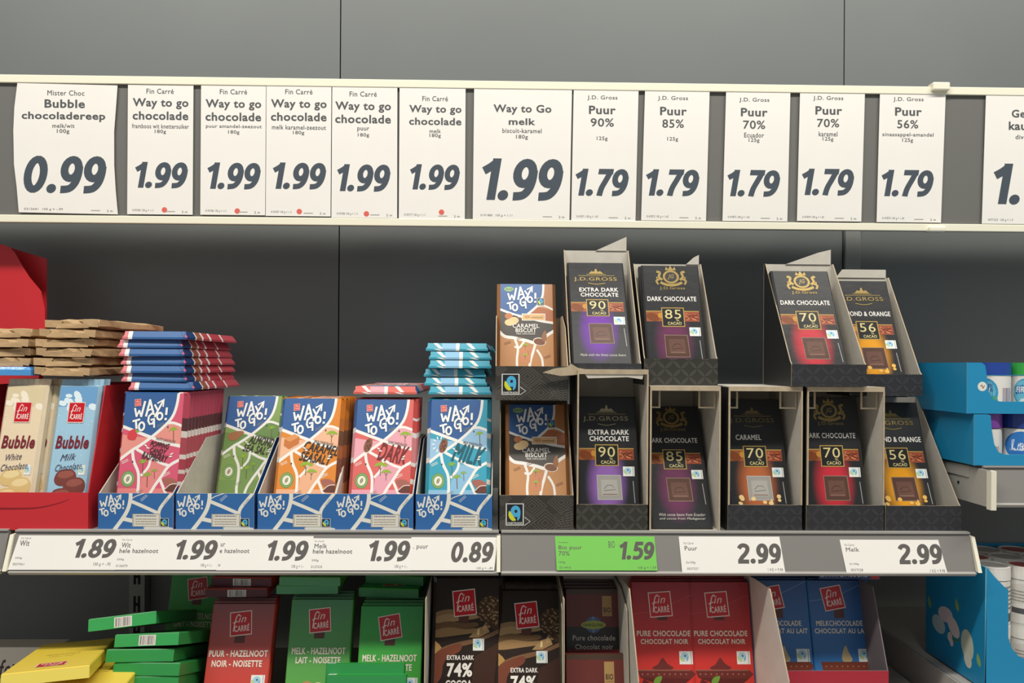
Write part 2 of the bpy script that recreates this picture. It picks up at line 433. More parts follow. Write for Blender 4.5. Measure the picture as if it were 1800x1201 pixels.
TXT = '#57595b'; TXB = '#4e5053'; PRC = '#48525c'
def price_card(label, lt, rt, t, b, lb, rb, lines, price, pbox, dot=None, foot=None, wave=False):
    Y = YS + .0022
    P = [at(lt, t, Y), at(rt, t, Y), at(rb, b, Y), at(lb, b, Y)]
    O = at(min(lt, lb), b, Y); W = X(max(rt, rb), b, Y) - O.x; H = Z((lt + rt) / 2, t, Y) - Z((lt + rt) / 2, b, Y)
    root = thing('price_card', label, 'price card', (O.x, Y, Z((lt + rt) / 2, b, Y)), group='price cards in the hanging strip')
    bx = (min(lt, lb), t, max(rt, rb), b)
    f = lambda x, y: ((x - bx[0]) / (bx[2] - bx[0]) * W, (b - y) / (b - t) * H)
    if wave: poly = [f(*p) for p in ([(29, 147), (205, 149), (203, 180), (199.5, 230), (200, 290), (203, 335), (207, 376), (33, 374), (29, 330), (24, 290), (22.5, 230), (24, 190)])]
    else: poly = [f(lb, b), f(rb, b), f(rt, t), f(lt, t)]
    m = MB()
    if wave: poly = poly[::-1]
    m.prism(poly, (0, 0, 0), EX, EZ, .0008, CARD); link('card_sheet', m.mesh('card'), root)
    a = Art(W, H, bx)
    for s, x0, y0, x1, y1, o in lines: a.text(s, x0, y0, x1, y1, TXT, o)
    if foot:
        a.text(foot, bx[0] + (bx[2] - bx[0]) * .08, b - 9, bx[0] + (bx[2] - bx[0]) * (.4 if not wave else .46), b - 4, '#7d7d7b', .005)
        a.text('2 m', rb - 19, b - 7, rb - 9, b - 3, '#7d7d7b', .01); a.rect(rb - 47, b - 6, rb - 31, b - 4.6, '#a5a4a0')
    link('lettering', art_mesh('card_text', [(a, (0, 0, 0), EX, EZ)]), root)
    a = Art(W, H, bx); a.digits(price, *pbox, PRC); link('price_digits', art_mesh('card_price', [(a, (0, 0, 0), EX, EZ)]), root)
    if dot:
        a = Art(W, H, bx); a.ell(dot[0], dot[1], 4.8, 4.8, '#e0685c'); link('red_dot', art_mesh('card_dot', [(a, (0, 0, 0), EX, EZ)]), root)
def wtg_lines(bx, by, x, y, sub, sx0, sx1, gy, gx):
    return [('Fin Carré', bx, by, bx + 48, by + 9, .012), ('Way to go', x, y, x + 98, y + 19, .028), ('chocolade', x, y + 23, x + 98, y + 38, .028), (sub, sx0, gy, sx1, gy + 8, .012), ('180g', gx, gy + 10, gx + 20, gy + 18, .012)]
price_card('wide bent white card at far left for bubble chocolate at 0.99', 28, 205, 147, 375, 33, 207,
           [('Mister Choc', 82, 159, 147, 168, .012), ('Bubble', 77, 175, 148, 190, .028), ('chocoladereep', 37, 197, 184, 214, .028), ('melk/wit', 91, 217.5, 130, 225, .012), ('100g', 99, 227, 121, 236, .012)], '0.99', (41, 274, 187, 340), foot='0313641  100 g = -.99', wave=True)
price_card('narrow white 1.99 card for raspberry bars, right beside the wide 0.99 card', 223.5, 338.5, 150, 377, 223.5, 338.5, wtg_lines(256, 156, 232, 173, 'framboos wit knettersuiker', 231, 331, 218, 271), '1.99', (237, 285, 330, 331), (289, 369), '0195785 100 g = 1.11')
price_card('white 1.99 card for dark almond sea salt bars', 352, 466, 151, 378, 352, 466, wtg_lines(385, 157, 360, 175, 'puur amandel-zeezout', 361, 459, 219, 400), '1.99', (364, 286, 458, 333), (417, 371), '0195786 100 g = 1.11')
price_card('white 1.99 card for milk caramel sea salt bars', 467, 581, 152, 380, 467, 581, wtg_lines(500, 157, 475, 175, 'melk karamel-zeezout', 477, 572, 220, 514), '1.99', (479, 286, 573, 333), (526, 372), '0195787 100 g = 1.11')
price_card('white 1.99 card reading puur, above the dark salmon bars', 582.5, 697, 153, 383, 582.5, 698, wtg_lines(613, 161, 588, 179, 'puur', 627, 648, 224, 628), '1.99', (592, 289, 686, 337), (644, 376), '0195788 100 g = 1.11')
price_card('white 1.99 card reading melk 180g, just left of the big 1.99 card', 701, 817, 155, 385, 701, 817, [('Fin Carré', 741, 169, 786, 178, .012), ('Way to go', 718, 185, 810, 202, .028), ('chocolade', 718, 207, 810, 220, .028), ('melk', 754, 227, 774, 234, .012), ('180g', 754, 235, 774, 243, .012)], '1.99', (720, 289, 808, 334), (776, 373), '0195777 100 g = 1.11')
price_card('large white card for biscuit caramel bars with the biggest 1.99', 832, 1004, 156, 386, 831, 1001, [('Way to Go', 866, 184, 968, 202, .028), ('melk', 893, 208, 940, 220, .028), ('biscuit-karamel', 882, 226, 951, 234, .012), ('180g', 906, 237, 927, 246, .012)], '1.99', (847, 279, 990, 353), foot='0191885  100 g = 1.11')
def jd(bx, by, px, py, pct, qx0, qx1, qy, sub=None, gx=0, gy=0):
    L = [('J.D. Gross', bx, by, bx + 53, by + 9, .012), ('Puur', px, py, px + 47, py + 15, .028), (pct, qx0, qy, qx1, qy + 15, .015)]
    if sub: L.append((sub[0], sub[1], gy - 9.5, sub[2], gy - 1, .012))
    L.append(('125g', gx, gy, gx + 19, gy + 8.5, .012)); return L
price_card('white 1.79 card for ninety percent dark chocolate, right beside the big card', 1007, 1121, 158, 388, 1004, 1117, jd(1031, 168, 1034, 186, '90%', 1037, 1078, 208, None, 1048, 240), '1.79', (1011, 297, 1105, 345), foot='0147871 100 g = 1.43')
price_card('white 1.79 card for eighty-five percent dark chocolate, with grey gap at its right', 1132.5, 1246, 158, 388, 1127, 1241, jd(1155, 169, 1159, 188, '85%', 1163, 1201, 210, None, 1172, 241), '1.79', (1135, 298, 1229, 345), foot='0147872 100 g = 1.43')
price_card('white 1.79 card for 70% Ecuador dark chocolate', 1275, 1388, 160, 389, 1270, 1384, jd(1298, 172, 1301, 190, '70%', 1305, 1344, 212, ('Ecuador', 1307, 1342), 1315, 243), '1.79', (1278, 299, 1371, 346), foot='0147873 100 g = 1.43')
price_card('white 1.79 card for 70% caramel dark chocolate', 1405, 1519, 161, 389, 1401, 1514, jd(1428, 169, 1432, 187, '70%', 1435, 1474, 209, ('karamel', 1438, 1471), 1445, 241), '1.79', (1409, 297, 1501, 344), foot='0147874 100 g = 1.43')
price_card('white 1.79 card for 56% orange almond chocolate', 1545.5, 1661, 163, 391, 1541, 1654, jd(1569, 171, 1572, 189, '56%', 1576, 1613, 211, ('sinaasappel-amandel', 1550, 1640), 1585, 243), '1.79', (1549, 299, 1641, 346), foot='0147875 100 g = 1.43')
price_card('cut-off white card at the right edge reading 1.', 1732, 1862, 165, 394, 1726, 1856, [('Ge', 1777, 193, 1801, 207, .028), ('kau', 1772, 214, 1803, 229, .028), ('dive', 1784, 237, 1804, 245, .012)], '1.', (1746, 288, 1792, 360), foot='0977233  100 g = 1.9')

# main shelf with its price rail ----------------------------------------------------
ZS = Z(876, 934.5, 1.066)
YT, YB = 1.0605, 1.0455                          # rail face leans: its foot stands further out
def shelf(label, xa, xb, zs, y_front, rail_h, cap_l, cap_r, rail_mat, depth_to=YW - .03, n_group='shelves of the rack', brackets=()):
    t = thing('shelf', label, 'shelf', (0, 0, zs), group=n_group)
    m = MB(); m.box(xa + .001, xb - .001, y_front + .004, depth_to, -.028, 0, STEEL); link('shelf_board', m.mesh('shelf_board'), t)
    dy = rail_h * .3
    m = MB(); P = [(y_front, .001), (y_front - dy, -rail_h), (y_front - dy - .004, -rail_h - .002), (y_front - dy, -rail_h - .006), (y_front + .012, -rail_h - .006), (y_front + .012, .001)]
    a = [(xa, y, z) for y, z in P]; b = [(xb, y, z) for y, z in P]
    m.face(a, rail_mat); m.face(b[::-1], rail_mat)
    for i in range(len(P)):
        j = (i + 1) % len(P); m.face((a[i], b[i], b[j], a[j]), RAILL if i in (1, 2, 3) else rail_mat)
    link('price_rail', m.mesh('price_rail'), t)
    m = MB(); m.box(xa, xb, y_front - .003, y_front + .006, 0, .0022, RAILL); link('rail_lip', m.mesh('rail_lip'), t)
    for xx, on, s in ((xa, cap_l, -1), (xb, cap_r, 1)):
        if not on: continue
        c = MB(); o1 = xx + s * .001; o2 = xx + s * .006
        P2 = [(y_front - .004, -.004), (y_front - dy - .006, -rail_h), (y_front + .01, -rail_h), (y_front + .01, -.004)]
        A = [(o1, y, z) for y, z in P2]; B = [(o2, y, z) for y, z in P2]
        c.face(A, CREAM); c.face(B[::-1], CREAM)
        for i in range(4): c.face((A[i], B[i], B[(i + 1) % 4], A[(i + 1) % 4]), CREAM)
        link('end_cap', c.mesh('end_cap'), t)
    for bx in brackets:
        c = MB(); Q = [(y_front + .05, -.03), (depth_to, -.03), (depth_to, -.1), (y_front + .08, -.045)]
        A = [(bx - .0015, y, z) for y, z in Q]; B = [(bx + .0015, y, z) for y, z in Q]
        c.face(A, STEEL); c.face(B[::-1], STEEL)
        for i in range(4): c.face((A[i], B[i], B[(i + 1) % 4], A[(i + 1) % 4]), STEEL)
        link('shelf_bracket', c.mesh('shelf_bracket'), t)
    return t
RH = .0495
sl = shelf('left half of the main shelf, price rail filled with white labels', X(20, 970, 1.05), X(876.5, 970, 1.05), ZS, YT, RH, True, False, RAILG, brackets=(-.655, -.004))
sr = shelf('right half of the main shelf with bare grey rail between labels', X(881, 970, 1.05), X(1711, 970, 1.05), ZS, YT, RH, True, True, RAILG, brackets=(.012, .66))
shelf('neighbouring shelf end at the left edge of the picture', -1.33, X(4, 970, 1.05), ZS, YT + .004, RH, False, False, RAILG, brackets=(-.69,))
# right bay
ZR = Z(1760, 822, 1.05); XR = .672
rb = shelf('right bay shelf carrying the cyan tub trays', XR, XR + .62, ZR, 1.052, .047, False, False, RAILG, brackets=())
c = MB(); Q = [(1.03, -.002), (1.40, -.002), (1.40, -.1), (1.15, -.052), (1.03, -.052)]
A = [(XR - .004, y, z) for y, z in Q]; B = [(XR - .0015, y, z) for y, z in Q]
c.face(A, STEEL); c.face(B[::-1], STEEL)
for i in range(5): c.face((A[i], B[i], B[(i + 1) % 5], A[(i + 1) % 5]), STEEL)
link('side_plate', c.mesh('side_plate'), rb)
c = MB(); c.box(XR - .006, XR - .0042, 1.075, 1.30, -.017, -.001, STEEL); link('hook_strip', c.mesh('hook_strip'), rb)
c = MB(); c.cyl((0, 0, 0), .002, .002, .001, DARK, 12); o = link('rivet_hole', c.mesh('rivet_hole'), rb, None) if False else link('rivet_hole', c.mesh('rivet_hole'), rb); o.location = (XR - .004, 1.10, -.028); o.rotation_euler = (0, -math.pi / 2, 0)
c = MB(); c.box(XR - .0042, XR + .003, 1.026, 1.036, -.055, -.002, CREAM); link('end_cap', c.mesh('end_cap'), rb)
ZR2 = .996
rb2 = shelf('lower right bay shelf under the cyan tray of white tubs', .667, 1.29, ZR2, 1.02, .05, False, False, RAILG)
c = MB(); c.box(.6635, .6665, 1.02, YW - .03, -.09, -.0, STEEL); link('side_plate', c.mesh('side_plate'), rb2)
# lower centre shelves
ZL = .918; YL = .90
shelf('lower left shelf under the yellow and green boxes', -.655, .004, ZL, YL, .05, True, True, RAILG, brackets=(-.64, -.01))
shelf('lower right shelf under the red and blue bars', .0065, .659, ZL + .03, YL, .05, True, True, RAILG, brackets=(.02, .645))
shelf('neighbouring lower shelf at the left edge', -1.33, -.664, ZL - .07, YL, .05, False, False, RAILG)

def rail_label(label, l, r, t, b, lb, rb, paper, parts, price, pbox, zoff=0, name='price_label', tcol='#6a6764', pcol='#615d5a', shear=.16):
    Ym = (YT + YB) / 2 - .0015
    O = Vector((X(min(l, lb), b, YB - .0016), YB - .0019, Z((l + r) / 2, b, YB - .0016))); Tp = Vector((X(l, t, YT), YT - .0019, Z((l + r) / 2, t, YT)))
    V = Vector((0, Tp.y - O.y, Tp.z - O.z)); H = V.length; V.normalize(); W = X(max(r, rb), (t + b) / 2, Ym) - X(min(l, lb), (t + b) / 2, Ym)
    root = thing(name, label, 'price label', (X(min(l, lb), (t + b) / 2, Ym), O.y - .0004 * zoff, O.z), group='price labels in the shelf rail')
    bx = (min(l, lb), t, max(r, rb), b); f = lambda x, y: ((x - bx[0]) / (bx[2] - bx[0]) * W, (b - y) / (b - t) * H)
    m = MB(); m.prism([f(lb, b), f(rb, b), f(r, t), f(l, t)], (0, 0, 0), EX, V, .0004, paper); link('paper', m.mesh('paper'), root)
    a = Art(W, H, bx)
    for s, x0, y0, x1, y1, o in parts: a.text(s, x0, y0, x1, y1, tcol, o)
    link('lettering', art_mesh('label_text', [(a, (0, 0, 0), EX, V)]), root)
    a = Art(W, H, bx); a.digits(price, *pbox, pcol, .2, shear); link('price_digits', art_mesh('label_price', [(a, (0, 0, 0), EX, V)]), root)
hz = 'hele hazelnoot'
rail_label('white shelf label Wit 1.89 at the left end', 28, 208, 941, 1002, 20, 207, CARD, [('Fin Carré', 33, 944.5, 50, 947.5, 0), ('Wit', 32, 950, 49, 960, .015), ('200g', 29, 979.5, 41, 983.5, 0), ('0037061', 27, 990, 47, 994, 0), ('100 g = -.95', 168, 989, 198, 996, 0)], '1.89', (130, 947, 203, 981))
rail_label('white shelf label Wit hele hazelnoot 1.99', 208, 385, 941, 1002, 207, 384, CARD, [('Fin Carré', 212, 947.5, 229, 950.5, 0), ('Wit', 212, 954, 228, 963, .015), (hz, 210, 964.5, 278, 972.5, .015), ('200g', 208, 982, 220, 986, 0), ('0126070', 208, 993, 228, 997, 0), ('100 g = 1.-', 356, 991, 376, 998, 0)], '1.99', (308, 949, 382, 984), 0)
rail_label('white shelf label with cut words e hazelnoot 1.99', 385, 549, 942, 1003, 384, 548, CARD, [('ur', 386.5, 955, 394, 961, .01), ('e ' + hz[5:], 386, 964.5, 438, 972.5, .015), ('38', 386, 992, 390, 996, 0), ('100 g = 1.-', 515, 993, 536, 1000, 0)], '1.99', (469, 950, 542, 986))
rail_label('white shelf label Melk hele hazelnoot 1.99', 549, 722, 943, 1003, 548, 722, CARD, [('Fin Carré', 552, 950, 568, 953, 0), ('Melk', 552, 956, 574, 964, .015), (hz, 550, 965.5, 619, 973.5, .015), ('200g', 549, 983.5, 561, 988, 0), ('0127535', 549, 994.5, 568, 999, 0), ('100 g = 1.-', 695, 993, 717, 1000, 0)], '1.99', (648, 950, 721, 987))
rail_label('white shelf label puur 0.89 beside the rail joint', 722, 875, 943, 1003, 722, 869, CARD, [('. puur', 726, 959, 752, 967, .01), ('100 g = -.89', 838, 997, 866, 1002, 0)], '0.89', (793, 952, 868, 989))
rail_label('bright green shelf label Bio puur 1.59', 976, 1152, 942.5, 1003, 978, 1154, GREENP, [('Fairglobe', 982, 952.5, 999, 955, 0), ('Bio puur', 982, 959, 1023, 968, .01), ('70%', 982, 969, 1001, 977, .005), ('100g', 982, 987, 993, 991, 0), ('0114416', 983, 996, 1003, 1000, 0), ('BIO', 1070, 951, 1081, 963, 0), ('100 g = 1.59', 1120, 996, 1152, 1001, 0)], '1.59', (1089, 952, 1151, 984))
rail_label('white shelf label Puur 2.99 on the grey rail', 1195, 1373, 943, 1007, 1197, 1377, CARD, [('Fin Carré', 1203, 953, 1220, 957, 0), ('Puur', 1204, 960, 1226, 968, .01), ('3x100g', 1205, 987, 1221, 992, 0), ('0037527', 1206, 998, 1226, 1002, 0), ('1 KG = 9.98', 1347, 999, 1373, 1004, 0)], '2.99', (1296, 955, 1373, 991), shear=.06)
rail_label('white shelf label Melk 2.99 near the right end', 1479, 1653, 945, 1008, 1484, 1660, CARD, [('Fin Carré', 1487, 956, 1503, 960, 0), ('Melk', 1488, 962.5, 1511, 970, .01), ('3x100g', 1491, 990, 1507, 994, 0), ('0037528', 1492, 1000, 1513, 1004.5, 0), ('1 KG = 9.98', 1630, 1001, 1656, 1006, 0)], '2.99', (1579, 956, 1656, 992), shear=.06)

def px_panel(name, pts, Y, m, parent, t=.0015):
    P = [at(x, y, Y) for x, y in pts]; o = parent.location; b = MB()
    b.prism([(p.x - o.x, p.z - o.z) for p in P][::-1], (0, Y - o.y, 0), EX, EZ, t, m); return link(name, b.mesh(name), parent)

# ------------------------------------------------------------------ chocolate bars: shapes
def bar_body(W, H, T, c, d, m, mside=None):
    b = MB(); w = W / 2; e = .0003
    f = [(-w + c, 0, c * .7), (w - c, 0, c * .7), (w - c, 0, H - c * .7), (-w + c, 0, H - c * .7)]
    s = [(-w, d, e), (w, d, e), (w, d, H - e), (-w, d, H - e)]
    k = [(-w, T - e, 0), (w, T - e, 0), (w, T - e, H), (-w, T - e, H)]
    q = [(-w + e, T, e), (w - e, T, e), (w - e, T, H - e), (-w + e, T, H - e)]
    b.face(f, m)
    for A, B in ((f, s), (s, k), (k, q)):
        for i in range(4):
            j = (i + 1) % 4; b.face((A[i], B[i], B[j], A[j]), mside if (mside and A is not f) else m)
    b.face(q[::-1], m)
    return b
def front_art(W, H, c, box, k0=0):
    a = Art(W - 2 * c, H - 1.4 * c, box); a.k = k0; return a
def front_at(W, H, c): return (-(W / 2 - c), 0, c * .7)

class Kind:
    """one bar design: child meshes shared by all its copies"""
    def __init__(s, parts): s.parts = parts
def put(kind, label, cat, name, loc, lean=0, yaw=0, roll=0, group=None, rot=None, skip=()):
    t = thing(name, label, cat, loc, rot or (-math.radians(lean), math.radians(roll), math.radians(yaw)), group)
    for n, me, lab in kind.parts:
        if n in skip: continue
        o = link(n, me, t)
        if lab: o['label'] = lab
    return t

# --- map-pattern milk bars ---------------------------------------------------------
WW, WH, WT, WC, WD = .093, .192, .0114, .0055, .0085
NAVY = '#3a639c'
def wtg_kind(name, base, alt, pale, flavour, fbox, choc, icon, stripe, back_stripe, side_bands, tree='acacia', txtcol='#3b3430'):
    box = (130, 70, 665, 1185)
    body = bar_body(WW, WH, WT, WC, WD, mat('wrap_' + name, base, .36, coat=.1))
    a = front_art(WW, WH, WC, box); R = '#f1efe9'
    a.rect(*box, base)
    a.poly([(100, 420), (215, 440), (395, 455), (250, 560), (100, 680)], pale)
    a.poly([(395, 460), (560, 330), (670, 350), (670, 540), (500, 500)], pale)
    a.poly([(300, 560), (420, 500), (670, 540), (670, 640), (560, 690)], base)
    a.poly([(400, 650), (570, 690), (450, 890), (330, 880), (340, 770)], alt)
    a.poly([(510, 790), (670, 640), (670, 900), (560, 900)], base)
    a.poly([(100, 880), (680, 880), (680, 1190), (100, 1190)], alt)
    a.poly([(120, 60), (605, 60), (600, 190), (560, 300), (470, 380), (395, 440), (300, 420), (120, 360)], NAVY)
    a.line([(617, 55), (608, 160), (580, 260), (520, 340), (395, 450), (290, 525), (230, 560), (100, 660)], 25, R, True)
    a.line([(110, 352), (250, 400), (395, 450), (530, 495), (680, 525)], 27, R, True)
    a.line([(530, 330), (590, 325), (680, 355)], 22, R, True)
    a.line([(270, 550), (400, 615), (500, 665), (585, 690)], 24, R, True)
    a.line([(235, 560), (255, 650), (305, 750), (316, 860), (312, 960), (330, 1100), (300, 1200)], 26, R, True)
    a.line([(690, 630), (580, 690), (510, 790), (450, 880), (400, 990), (380, 1200)], 25, R, True)
    a.line([(405, 625), (392, 700), (330, 775)], 22, R, True)
    a.line([(505, 800), (540, 870), (600, 980)], 24, R, True)
    art = [(a, front_at(WW, WH, WC), EX, EZ)]
    for k, (x, y) in enumerate(((175, 655), (560, 760), (470, 345), (330, 910))):
        a.rot(x, y, -25); a.scribble(x - 30, y - 14, x + 34, y + 14, 2, '#efe9dc' if k < 2 else '#8a8478', k + 3); a.rot()
    for x, y in ((246, 658), (540, 362)): a.ell(x, y, 7, 9, '#4a4640')
    a.ell(216, 802, 62, 68, '#6b9650'); a.ell(216, 802, 38, 42, '#ecead8'); a.line(ell(216, 802, 50, 55), 5, '#a9c08e', closed=True)
    a.ell(216, 802, 12, 26, '#7a6a3a', 20); a.line([(206, 830), (226, 775)], 5, '#d9d6c0')
    T = a.palm if tree == 'palm' else a.acacia
    if tree == 'palm':
        a.palm(600, 480, 130); a.palm(345, 760, 135); a.palm(395, 870, 135); a.palm(455, 800, 90)
    else:
        a.acacia(600, 470, 105); a.acacia(385, 760, 120); a.acacia(440, 800, 95)
    a.poly(smooth([(535, 800), (600, 790), (660, 820), (680, 870), (600, 875), (550, 840)], 4, True), '#a8685a')
    a.poly(smooth([(560, 880), (610, 850), (680, 845), (700, 900), (580, 905)], 4, True), '#6b3f36'); a.line([(560, 885), (610, 845), (680, 842)], 7, '#e7ddd0', True)
    icon(a)
    # bands on the right edge, on the top end and on the chamfers
    H = WH; n = math.hypot(WC, WD); sd = Art(WT - WD - .001, H, (0, 0, 1, 1)); ch = Art(n, H - .008, (0, 0, 1, 1))
    for A in (sd, ch):
        y = 0
        for col, h in side_bands: A.rect(0, y, 1, y + h + .002, col); y += h
    art.append((sd, (WW / 2, WD, 0), EY, EZ)); 
    art.append((ch, (WW / 2 - WC, 0, .004), (WC / n, WD / n, 0), EZ))
    lc = Art(n, H - .008, (0, 0, 1, 1)); y = 0
    LB = (('#2f6aa8', .23), (R, .04), (pale, .2), (R, .04), (base, .5)) if name != 'raspberry' else (('#223f72', .15), (R, .02), ('#9c5a48', .1), (R, .03), ('#b84c54', .12), (R, .035), ('#b5444e', .22), (R, .03), ('#c0505a', .3))
    for col, h in LB: lc.rect(0, y, 1, y + h, col); y += h
    sl_ = Art(WT - WD, H, (0, 0, 1, 1)); y = 0
    for col, h in LB: sl_.rect(0, y, 1, y + h, col); y += h
    art.append((sl_, (-WW / 2, WT, 0), NY, EZ))
    art.append((lc, (-WW / 2, WD, .004), (WC / n, -WD / n, 0), EZ))
    nt_ = math.hypot(WC * .7 - .0003, WD)
    te = Art(WW, WT, (0, 0, 100, 12)); tc = Art(WW - 2 * WC + .006, nt_, (3, 0, 97, 5))
    for A, yy in ((te, 12), (tc, 5)): stripe(A, yy)
    art.append((tc, (-WW / 2 + WC - .003, 0, H - WC * .7), EX, (0, WD / nt_, (WC * .7 - .0003) / nt_)))
    te2 = Art(WW, WT - WD, (0, 0, 100, 12)); stripe(te2, 12); art.append((te2, (-WW / 2, WD, H), EX, EY))
    am = art_mesh('map_print_' + name, art, INKS)
    g = front_art(WW, WH, WC, box, 130)
    g.way(212, 120, 528, 388); gm = art_mesh('brush_lettering', [(g, front_at(WW, WH, WC), EX, EZ)], INKS)
    g = front_art(WW, WH, WC, box, 130)
    g.rot(249, 152, -5); g.rect(220, 122, 278, 184, '#f0b8ae'); g.rect(224, 126, 274, 180, '#d84c48'); g.text('fin', 232, 132, 266, 152, '#f0c8c0', .01, .3); g.text('CARRÉ', 229, 156, 270, 172, '#f0c8c0', .02); g.rot()
    bm = art_mesh('brand_square', [(g, front_at(WW, WH, WC), EX, EZ)], INKS)
    g = front_art(WW, WH, WC, box, 130)
    g.rot(530, 480, 10); g.text(choc, 440, 462, 620, 486, '#5a5650', .012, .2); g.rot(490, 560, 9)
    for k, f in enumerate(flavour):
        x_0, y_0, x_1, y_1 = fbox[k]; g.text(f, x_0, y_0, x_1, y_1, txtcol, .022, .38)
    g.rot()
    for x, y, r in ((355, 520, 30), (375, 540, 10), (596, 590, -30), (588, 612, -10)): g.ell(x, y, 16, 6, R, r)
    fm = art_mesh('flavour_lettering', [(g, front_at(WW, WH, WC), EX, EZ)], INKS)
    return Kind([('wrapper', body.mesh('wrap_' + name), None), ('map_print', am, None), ('brush_lettering', gm, None), ('brand_square', bm, None), ('flavour_lettering', fm, None)])
def st_rasp(A, y):
    A.rect(0, 0, 100, y, '#34659f'); A.rect(90, 0, 100, y, '#dd7a80'); A.rect(84.5, 0, 91, y, '#f1ede8'); A.line([(11, y), (6, 0)], .9, '#1d3f70'); A.rect(0, 0, 6, y, '#2a5690')
def st_white(base, pale):
    def f(A, y):
        A.rect(0, 0, 100, y, base); A.rect(51, 0, 74, y, pale)
        for x in (20, 72): A.poly([(x, 0), (x + 6, 0), (x + 16, y), (x + 9, y)], '#f1efe9')
        A.rect(46, 0, 51.5, y, '#f1efe9')
    return f
def ic_pod(a):
    a.ell(255, 490, 36, 66, '#8a5a42', 18)
    r = random.Random(3)
    for k in range(16): a.ell(255 + r.uniform(-22, 22), 490 + r.uniform(-44, 44), 6, 8, '#5b3a30', 18, 8)
def ic_podw(a):
    for t in range(0, 360, 36): a.ell(215 + 55 * math.cos(math.radians(t)), 480 + 60 * math.sin(math.radians(t)), 16, 6, '#eef4f2', t, 10)
    ic_pod(a)
def ic_rasp(a):
    a.poly(smooth([(190, 400), (240, 380), (262, 420), (250, 470), (200, 470), (178, 450)], 4, True), '#d8444c')
    a.poly([(245, 370), (262, 395), (280, 380), (275, 410), (250, 405)], '#7fae3c')
def ic_alm(a): a.poly(smooth([(165, 445), (270, 415), (320, 430), (250, 500), (180, 500)], 4, True), '#a4714c'); 
def ic_car(a):
    a.poly([(160, 440), (250, 395), (300, 420), (298, 480), (210, 530), (160, 500)], '#c9793f'); a.poly([(160, 440), (250, 395), (300, 420), (212, 465)], '#e09a5c')
def bands(base, alt): return [(base, .15), ('#efe9e2', .02), (base, .1), ('#efe9e2', .04), (alt, .2), ('#efe9e2', .03), (base, .1), ('#efe9e2', .04), (base, .32)]
RASP = wtg_kind('raspberry', '#d95d78', '#e58a88', '#e8958a', ('POPPING', 'CANDY', 'RASPBERRY'), ((385, 492, 565, 540), (395, 546, 550, 590), (335, 592, 575, 655)), 'WHITE CHOCOLATE', ic_rasp, st_rasp, None,
                [('#bb4a5e', .19), ('#5d3638', .1), ('#e3d8d2', .05), ('#b4505c', .13), ('#e3d8d2', .035), ('#b04452', .08), ('#dccfc9', .03), ('#bd4e5c', .06), ('#e3d8d2', .03), ('#c8505e', .31)], 'palm')
ALM = wtg_kind('almond', '#86a35c', '#7a9a58', '#6f9152', ('ALMOND', 'SEA SALT'), ((375, 472, 625, 548), (335, 556, 615, 632)), 'DARK CHOCOLATE', ic_alm, st_white('#7a9a58', '#9db874'), None, bands('#7a9a58', '#8fae66'), 'palm')
CARA = wtg_kind('caramel', '#df8a36', '#ecb48e', '#efbb98', ('CARAMEL', 'SEASALT'), ((345, 478, 665, 562), (325, 570, 630, 655)), 'MILK CHOCOLATE', ic_car, st_white('#df8a36', '#efbb98'), None, [('#d47a22', .16), ('#c07030', .1), ('#6b4a34', .12), ('#a06038', .1), ('#7a4a38', .2), ('#c08050', .3)])
DRK = wtg_kind('dark', '#dc6a66', '#e7a5b4', '#eaa9b4', ('DARK',), ((355, 480, 640, 640),), 'DARK CHOCOLATE', ic_pod, st_white('#e06a5e', '#eaa9b4'), None, bands('#d95850', '#e08a8a'), txtcol='#7c2f30')
MLK = wtg_kind('milk', '#3fa3bd', '#8fbfdd', '#9cc4e2', ('MILK',), ((345, 485, 650, 645),), 'MILK CHOCOLATE', ic_podw, st_white('#3fa6bf', '#8fc3e4'), None, bands('#3fa3bd', '#7fbfd8'), 'palm', '#27606e')

